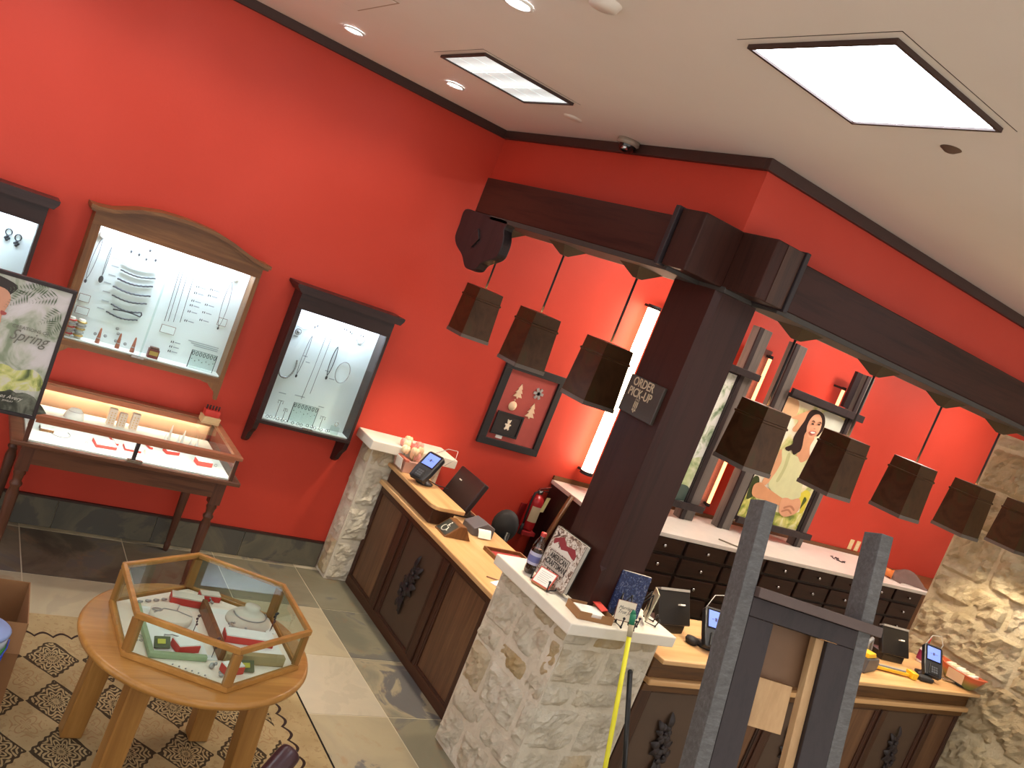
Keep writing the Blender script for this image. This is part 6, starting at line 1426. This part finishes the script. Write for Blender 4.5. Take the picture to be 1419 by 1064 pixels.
for i in range(16):
    x = 1.93+0.52*i/15+rj.uniform(-0.01, 0.01); y = rj.uniform(5.40, 5.43)
    if 2.41 < x < 2.48: continue
    tag(MB().tube([(x+0.009*math.cos(a), y, 1.019+0.009*math.sin(a)) for a in [j*2*PI/10 for j in range(11)]], 0.0022, 6).build('silver_ring', 'steel'), '%s silver ring from the left on the dark cabinet deck' % NTH[i], 'ring', 'silver rings on the deck of the dark cabinet')
# ---- left cabinet cut by the frame
for i, (x, z) in enumerate(((0.27, 1.79), (0.295, 1.782), (0.32, 1.782), (0.345, 1.775))):
    tag(MB().ball((x, YB-0.006, z), (0.005, 0.003, 0.007), 6, 4).build('stud_earring', 'oxid'), '%s dark stud in the top row of the left cut-off cabinet' % NTH[i], 'earring', 'studs in the left cabinet')
for i, (x, z, lab) in enumerate(((0.33, 1.64, 'right dark hoop pendant in the left cut-off cabinet'), (0.28, 1.655, 'left dark hoop pendant in the left cut-off cabinet'))):
    b = MB().tube([(x+0.016*math.cos(a), YB-0.006, z+0.018*math.sin(a)) for a in [j*2*PI/12 for j in range(13)]], 0.003, 6)
    for dx, dz in ((0, -0.024), (-0.008, -0.034), (0.008, -0.034), (0, -0.044)): b.ball((x+dx, YB-0.007, z+dz), (0.008, 0.004, 0.008), 8, 6)
    tag(b.build('hoop_pendant', 'oxid'), lab, 'pendant')
tag(MB().tube([(0.31+0.02*math.cos(a), 5.42, 1.025+0.015*math.sin(a)) for a in [j*2*PI/12 for j in range(13)]], 0.004, 6).build('bangle', 'steel'), 'silver bangle on the deck of the left cut-off cabinet', 'bangle')

# ---- long showcase table contents
ZD = 0.7585
def red_block(x, y, w, d, h, rot, lab, top='linen', zz=ZD, col_='redbox', name='display_block'):
    t = thing(name, lab, 'display block', (x, y, zz), None, rot)
    MB().box(-w/2, w/2, -d/2, d/2, 0.0, h).build('block', col_, t, bevel=0.002, local=True)
    MB().box(-w/2+0.003, w/2-0.003, -d/2+0.003, d/2-0.003, h+0.0003, h+0.006).build('pad', top, t, local=True)
    return t
red_block(0.99, 4.95, 0.11, 0.10, 0.018, 0.1, 'red display block left of the middle post in the long showcase')
red_block(1.14, 4.98, 0.09, 0.08, 0.012, 0.0, 'low red display block just right of the middle post')
red_block(1.37, 5.06, 0.08, 0.06, 0.02, 0.2, 'small red display block at the right rear of the long showcase')
red_block(1.54, 4.97, 0.09, 0.07, 0.028, 0.1, 'red display block with silver studs at the right end of the long showcase')
red_block(0.70, 5.01, 0.07, 0.06, 0.015, 0.0, 'small wooden block at the left end of the long showcase', col_='case_oak')
red_block(1.25, 4.95, 0.09, 0.07, 0.016, 0.0, 'small beige block right of the middle post', col_='felt')
red_block(1.04, 5.12, 0.02, 0.26, 0.012, 0.15, 'long thin red strip behind the left red block')
red_block(1.24, 5.12, 0.02, 0.14, 0.012, 0.25, 'short thin red strip right of the middle post')
for i, (x, h, lab) in enumerate(((1.06, 0.10, 'leftmost tall ring tower in the long showcase'), (1.12, 0.085, 'middle tan ring tower in the long showcase'), (1.19, 0.10, 'rightmost tall ring tower in the long showcase'))):
    t = thing('ring_tower', lab, 'ring holder', (x, 5.36, ZD))
    box(x-0.022, x+0.022, 5.34, 5.38, ZD, ZD+h).build('tower', 'felt', t, bevel=0.003)
    for q in range(5):
        for s_ in (-1, 1): MB().ball((x+s_*0.009, 5.337, ZD+0.015+q*0.016), (0.0035, 0.003, 0.0035), 6, 4).build('stud', 'gold', t)
for i, (x, y, h) in enumerate(((1.36, 5.25, 0.05), (1.40, 5.32, 0.09), (1.44, 5.26, 0.06), (1.475, 5.30, 0.08), (1.52, 5.27, 0.045), (1.56, 5.28, 0.05))):
    tag(MB().lathe([(0, 0), (0.011, 0), (0.010, 0.01), (0.003, h), (0, h+0.002)], (x, y, ZD), 12).build('white_ring_cone', 'linen'), '%s white ring cone from the left at the right rear of the showcase' % ORD[i].replace('topmost', 'first'), 'ring holder', 'white ring cones in the showcase')
t = thing('neck_form', 'white half round neck form at the left rear of the long showcase', 'display bust', (0.86, 5.33, ZD))
MB().lathe([(0.0, 0.0), (0.055, 0.0), (0.05, 0.03), (0.03, 0.055), (0.0, 0.06)], (0.86, 5.33, ZD), 20).build('bust', 'linen', t)
MB().tube([(0.86+0.04*math.cos(a), 5.33+0.04*math.sin(a), ZD+0.045) for a in [PI+j*PI/10 for j in range(11)]], 0.0015, 5).build('chain', 'silver', t)
rs = random.Random(8); nchar = 0
for i in range(30):
    x = 0.66+0.033*i; y = rs.uniform(4.87, 5.02) if i % 2 else rs.uniform(5.10, 5.30)
    if any(abs(x-a) < 0.07 and abs(y-b_) < 0.09 for a, b_ in ((0.99, 4.95), (1.14, 4.98), (1.37, 5.06), (1.54, 4.97), (0.70, 5.01), (1.25, 4.95), (1.04, 5.12), (1.24, 5.12), (1.04, 5.2), (1.02, 5.05), (0.86, 5.33))): continue
    if y > 5.2 and x > 1.3: continue
    tag(MB().tube([(x+0.007*math.cos(a), y+0.002*math.sin(a), ZD+0.0098+0.0075*math.sin(a)) for a in [j*2*PI/9 for j in range(10)]], 0.002, 5).build('silver_charm', 'silver'), '%s tiny silver charm from the left on the long showcase deck' % (NTH+['later']*20)[nchar], 'charm', 'tiny charms on the long showcase deck'); nchar += 1
chain([(0.77+0.05*math.cos(a), 5.0+0.06*math.sin(a), ZD+0.0025) for a in [PI*0.9+j*1.3*PI/14 for j in range(15)]], 0.002, 'necklace', 'silver', 'curved thin necklace lying at the left of the long showcase', 'necklace')
# card box with bottles on top of the showcase
gb = thing('gift_box', 'beige carton with red insert and dark nozzles on the long showcase top', 'box', (1.62, 5.38, 0.9025))
MB().prism([(1.555, 5.33), (1.665, 5.33), (1.665, 5.42), (1.555, 5.42)], 'xy', 0.9025, 0.945).build('carton', plain('#c2a077', 0.7), gb, bevel=0.002)
MB().obox((1.61, 5.322, 0.93), ((1, 0, 0), (0, 1, 0.6), (0, -0.6, 1)), (0.10, 0.003, 0.05)).build('flap', plain('#d0ae82', 0.7), gb)
box(1.565, 1.655, 5.35, 5.41, 0.9455, 0.985).build('red_insert', 'redbox', gb)
for k in range(5): MB().cyl((1.572+k*0.019, 5.38, 0.9855), (1.572+k*0.019, 5.38, 1.012), 0.004, 0.005, 8).build('nozzle', 'blackm', gb)

# ---- contents of the six sided case
ZH = 0.6245
t = thing('sage_frame', 'pale green picture frame lying in the six sided case', 'frame', (1.13, 3.25, ZH))
M['sage'] = plain('#93a27c', 0.6)
for q in ((0.995, 1.015, 3.06, 3.42), (0.995, 1.215, 3.04, 3.062)): box(*q, ZH, ZH+0.022).build('frame_rail', 'sage', t, bevel=0.003)
box(1.0155, 1.225, 3.063, 3.42, ZH, ZH+0.008).build('white_panel', 'linen', t)
t = thing('wood_stand', 'open rustic wooden box frame in the middle of the six sided case', 'box', (1.40, 3.2, ZH))
box(1.265, 1.285, 3.06, 3.45, ZH, ZH+0.055).build('side_board', 'case_oak', t, bevel=0.002)
box(1.285, 1.53, 3.045, 3.075, ZH, ZH+0.04).build('front_board', plain('#a08a60', 0.7), t, bevel=0.002)
box(1.286, 1.53, 3.0755, 3.42, ZH, ZH+0.032).build('white_panel', 'linen', t)
ZP2 = ZH+0.0325
red_block(1.22, 3.50, 0.14, 0.06, 0.03, -0.15, 'red bar at the back of the six sided case', 'felt', ZH)
red_block(1.40, 3.17, 0.20, 0.07, 0.028, -0.1, 'long red block on the wooden stand in the six sided case', 'linen', ZP2)
red_block(1.14, 3.11, 0.09, 0.07, 0.03, 0.25, 'red block with white top on the green frame', 'linen', ZH+0.0085)
red_block(1.30, 2.985, 0.08, 0.05, 0.03, 0.3, 'red block behind the front corner post of the case', 'linen', ZH)
bu = thing('necklace_bust', 'cream fabric necklace form with round neck in the six sided case', 'display bust', (1.45, 3.36, ZP2))
MB().lathe([(0.0, 0.0), (0.095, 0.0), (0.094, 0.012), (0.07, 0.035), (0.04, 0.05), (0.032, 0.062), (0.033, 0.074), (0.0, 0.076)], (1.44, 3.33, ZP2), 28).build('bust', 'felt', bu)
MB().tube([(1.44+0.07*math.cos(a), 3.33+0.07*math.sin(a), ZP2+0.039) for a in [PI*0.95+j*1.1*PI/16 for j in range(17)]], 0.003, 6).build('chain', 'silver', bu)
rd_ = thing('round_riser', 'cream round riser with crossed chains at the left of the six sided case', 'riser', (1.08, 3.32, ZH))
MB().lathe([(0.0, 0.009), (0.082, 0.009), (0.085, 0.012), (0.085, 0.038), (0.08, 0.042), (0.0, 0.043)], (1.12, 3.33, ZH), 32).build('disc', 'felt', rd_)
MB().tube([(1.045, 3.31, ZH+0.0445), (1.09, 3.35, ZH+0.045), (1.14, 3.34, ZH+0.0445), (1.195, 3.30, ZH+0.0445)], 0.002, 6).build('chain', 'silver', rd_)
MB().tube([(1.14, 3.34, ZH+0.0448), (1.16, 3.39, ZH+0.0448)], 0.002, 6).build('chain', 'silver', rd_)
MB().tube([(1.06+0.02*math.cos(a), 3.335+0.01*math.sin(a), ZH+0.0455) for a in [j*2*PI/10 for j in range(11)]], 0.0025, 6).build('ring_pendant', 'silver', rd_)
for i, (x, y, zb, lab) in enumerate(((1.19, 3.22, ZH+0.0085, 'thin earring stand in the middle of the green frame'), (1.27-0.03, 3.07, ZH, 'thin earring stand left of the wooden stand corner'), (1.52, 3.26, ZP2, 'thin earring stand right of the cream bust'), (1.555, 3.33, ZH, 'thin earring stand by the right glass side'))):
    t = thing('earring_stand', lab, 'earring stand', (x, y, zb))
    MB().box(x-0.02, x+0.02, y-0.015, y+0.015, zb, zb+0.006).build('base', 'white', t)
    MB().tube([(x, y, zb+0.006), (x+0.002, y, zb+0.085)], 0.0015, 6).build('post', 'oxid', t)
    b = MB().ball((x+0.002, y, zb+0.087), (0.008, 0.004, 0.006), 8, 6)
    for q in range(3): b.ball((x-0.004+q*0.004, y-0.003, zb+0.075-q*0.012), (0.004, 0.003, 0.006), 6, 4)
    b.build('earring', 'oxid', t)
for i, (x, y, zb, lab) in enumerate(((1.05, 3.11, ZH+0.0085, 'small yellow butterfly picture tile in the green frame'), (1.36, 3.0, ZH, 'small olive picture tile right of the front corner post'))):
    t = thing('picture_tile', lab, 'tile', (x, y, zb))
    MB().obox((x, y, zb+0.02), ((1, 0.1, 0), (-0.1, 1, 0.9), (0, -0.9, 1)), (0.06, 0.045, 0.008)).build('tile', plain('#55593a', 0.5), t)
    MB().obox((x-0.005, y-0.004, zb+0.0265), ((1, 0.1, 0), (-0.1, 1, 0.9), (0, -0.9, 1)), (0.03, 0.018, 0.003)).build('yellow_mark', plain('#b9b33e', 0.5), t)
for i, (x, y, zb, lab) in enumerate(((1.30, 3.52, ZH, 'charm necklace draped over the white block at the back of the case'), (1.38, 3.26, ZP2, 'clustered silver necklace before the cream bust'), (1.10, 3.17, ZH+0.0085, 'looped silver bracelet in the green frame'))):
    b = MB(); rr2 = random.Random(i)
    pth = [(x+0.035*math.cos(a)+rr2.uniform(-0.006, 0.006), y+0.03*math.sin(a)+rr2.uniform(-0.006, 0.006), zb+0.006+0.012*(i != 2)*abs(math.sin(a*2))) for a in [j*2*PI/18 for j in range(19)]]
    b.tube(pth, 0.0025, 6)
    if i < 2:
        for p in pth[::2]: b.ball(p, 0.006, 6, 4)
    tag(b.build('silver_necklace', 'silver'), lab, 'necklace')
box_ = red_block(1.33, 3.56, 0.09, 0.05, 0.025, 0.0, 'white block with red end at the back of the six sided case', 'felt', ZH, 'redbox')
for i in range(12):
    x = 1.08+0.022*(i % 6); y = 3.005-0.02*(i//6)-0.012*(i % 6)
    tag(MB().ball((x, y, ZH+0.003), (0.004, 0.003, 0.003), 6, 4).build('stud_earring', 'silver'), '%s tiny stud of the %s row along the front glass of the case' % (NTH[i % 6], ['rear', 'front'][i//6]), 'earring', 'stud earrings in rows in the six sided case')
for i in range(6):
    x, y = 0.95+0.018*(i % 3), 3.16+0.03*(i//3)
    tag(MB().tube([(x+0.006*math.cos(a), y+0.008*math.sin(a), ZH+0.0025) for a in [j*2*PI/9 for j in range(10)]], 0.0014, 5).build('thin_hoop', 'silver'), '%s thin hoop of the %s row left of the green frame' % (NTH[i % 3], ['near', 'far'][i//3]), 'hoop', 'thin hoops left of the green frame')
for i in range(5):
    x, y = 1.02+0.035*i, 3.46+0.014*i
    tag(MB().ball((x, y, ZH+0.006), (0.011, 0.008, 0.006), 8, 4).ball((x+0.01, y+0.004, ZH+0.005), (0.006, 0.006, 0.005), 6, 4).build('leaf_charm', 'silver'), '%s silver leaf charm from the left at the back of the case' % NTH[i], 'charm', 'leaf charms at the back of the six sided case')
t = thing('silver_charm_pair', 'two silver figures near the front corner of the six sided case', 'charm', (1.24, 2.99, ZH))
MB().ball((1.225, 3.0, ZH+0.012), (0.012, 0.009, 0.012), 8, 6).ball((1.235, 2.995, ZH+0.024), 0.007, 8, 6).build('figure', 'silver', t)
MB().ball((1.25, 2.945, ZH+0.008), (0.010, 0.008, 0.008), 8, 6).ball((1.243, 2.95, ZH+0.016), 0.005, 8, 6).build('figure', 'silver', t)
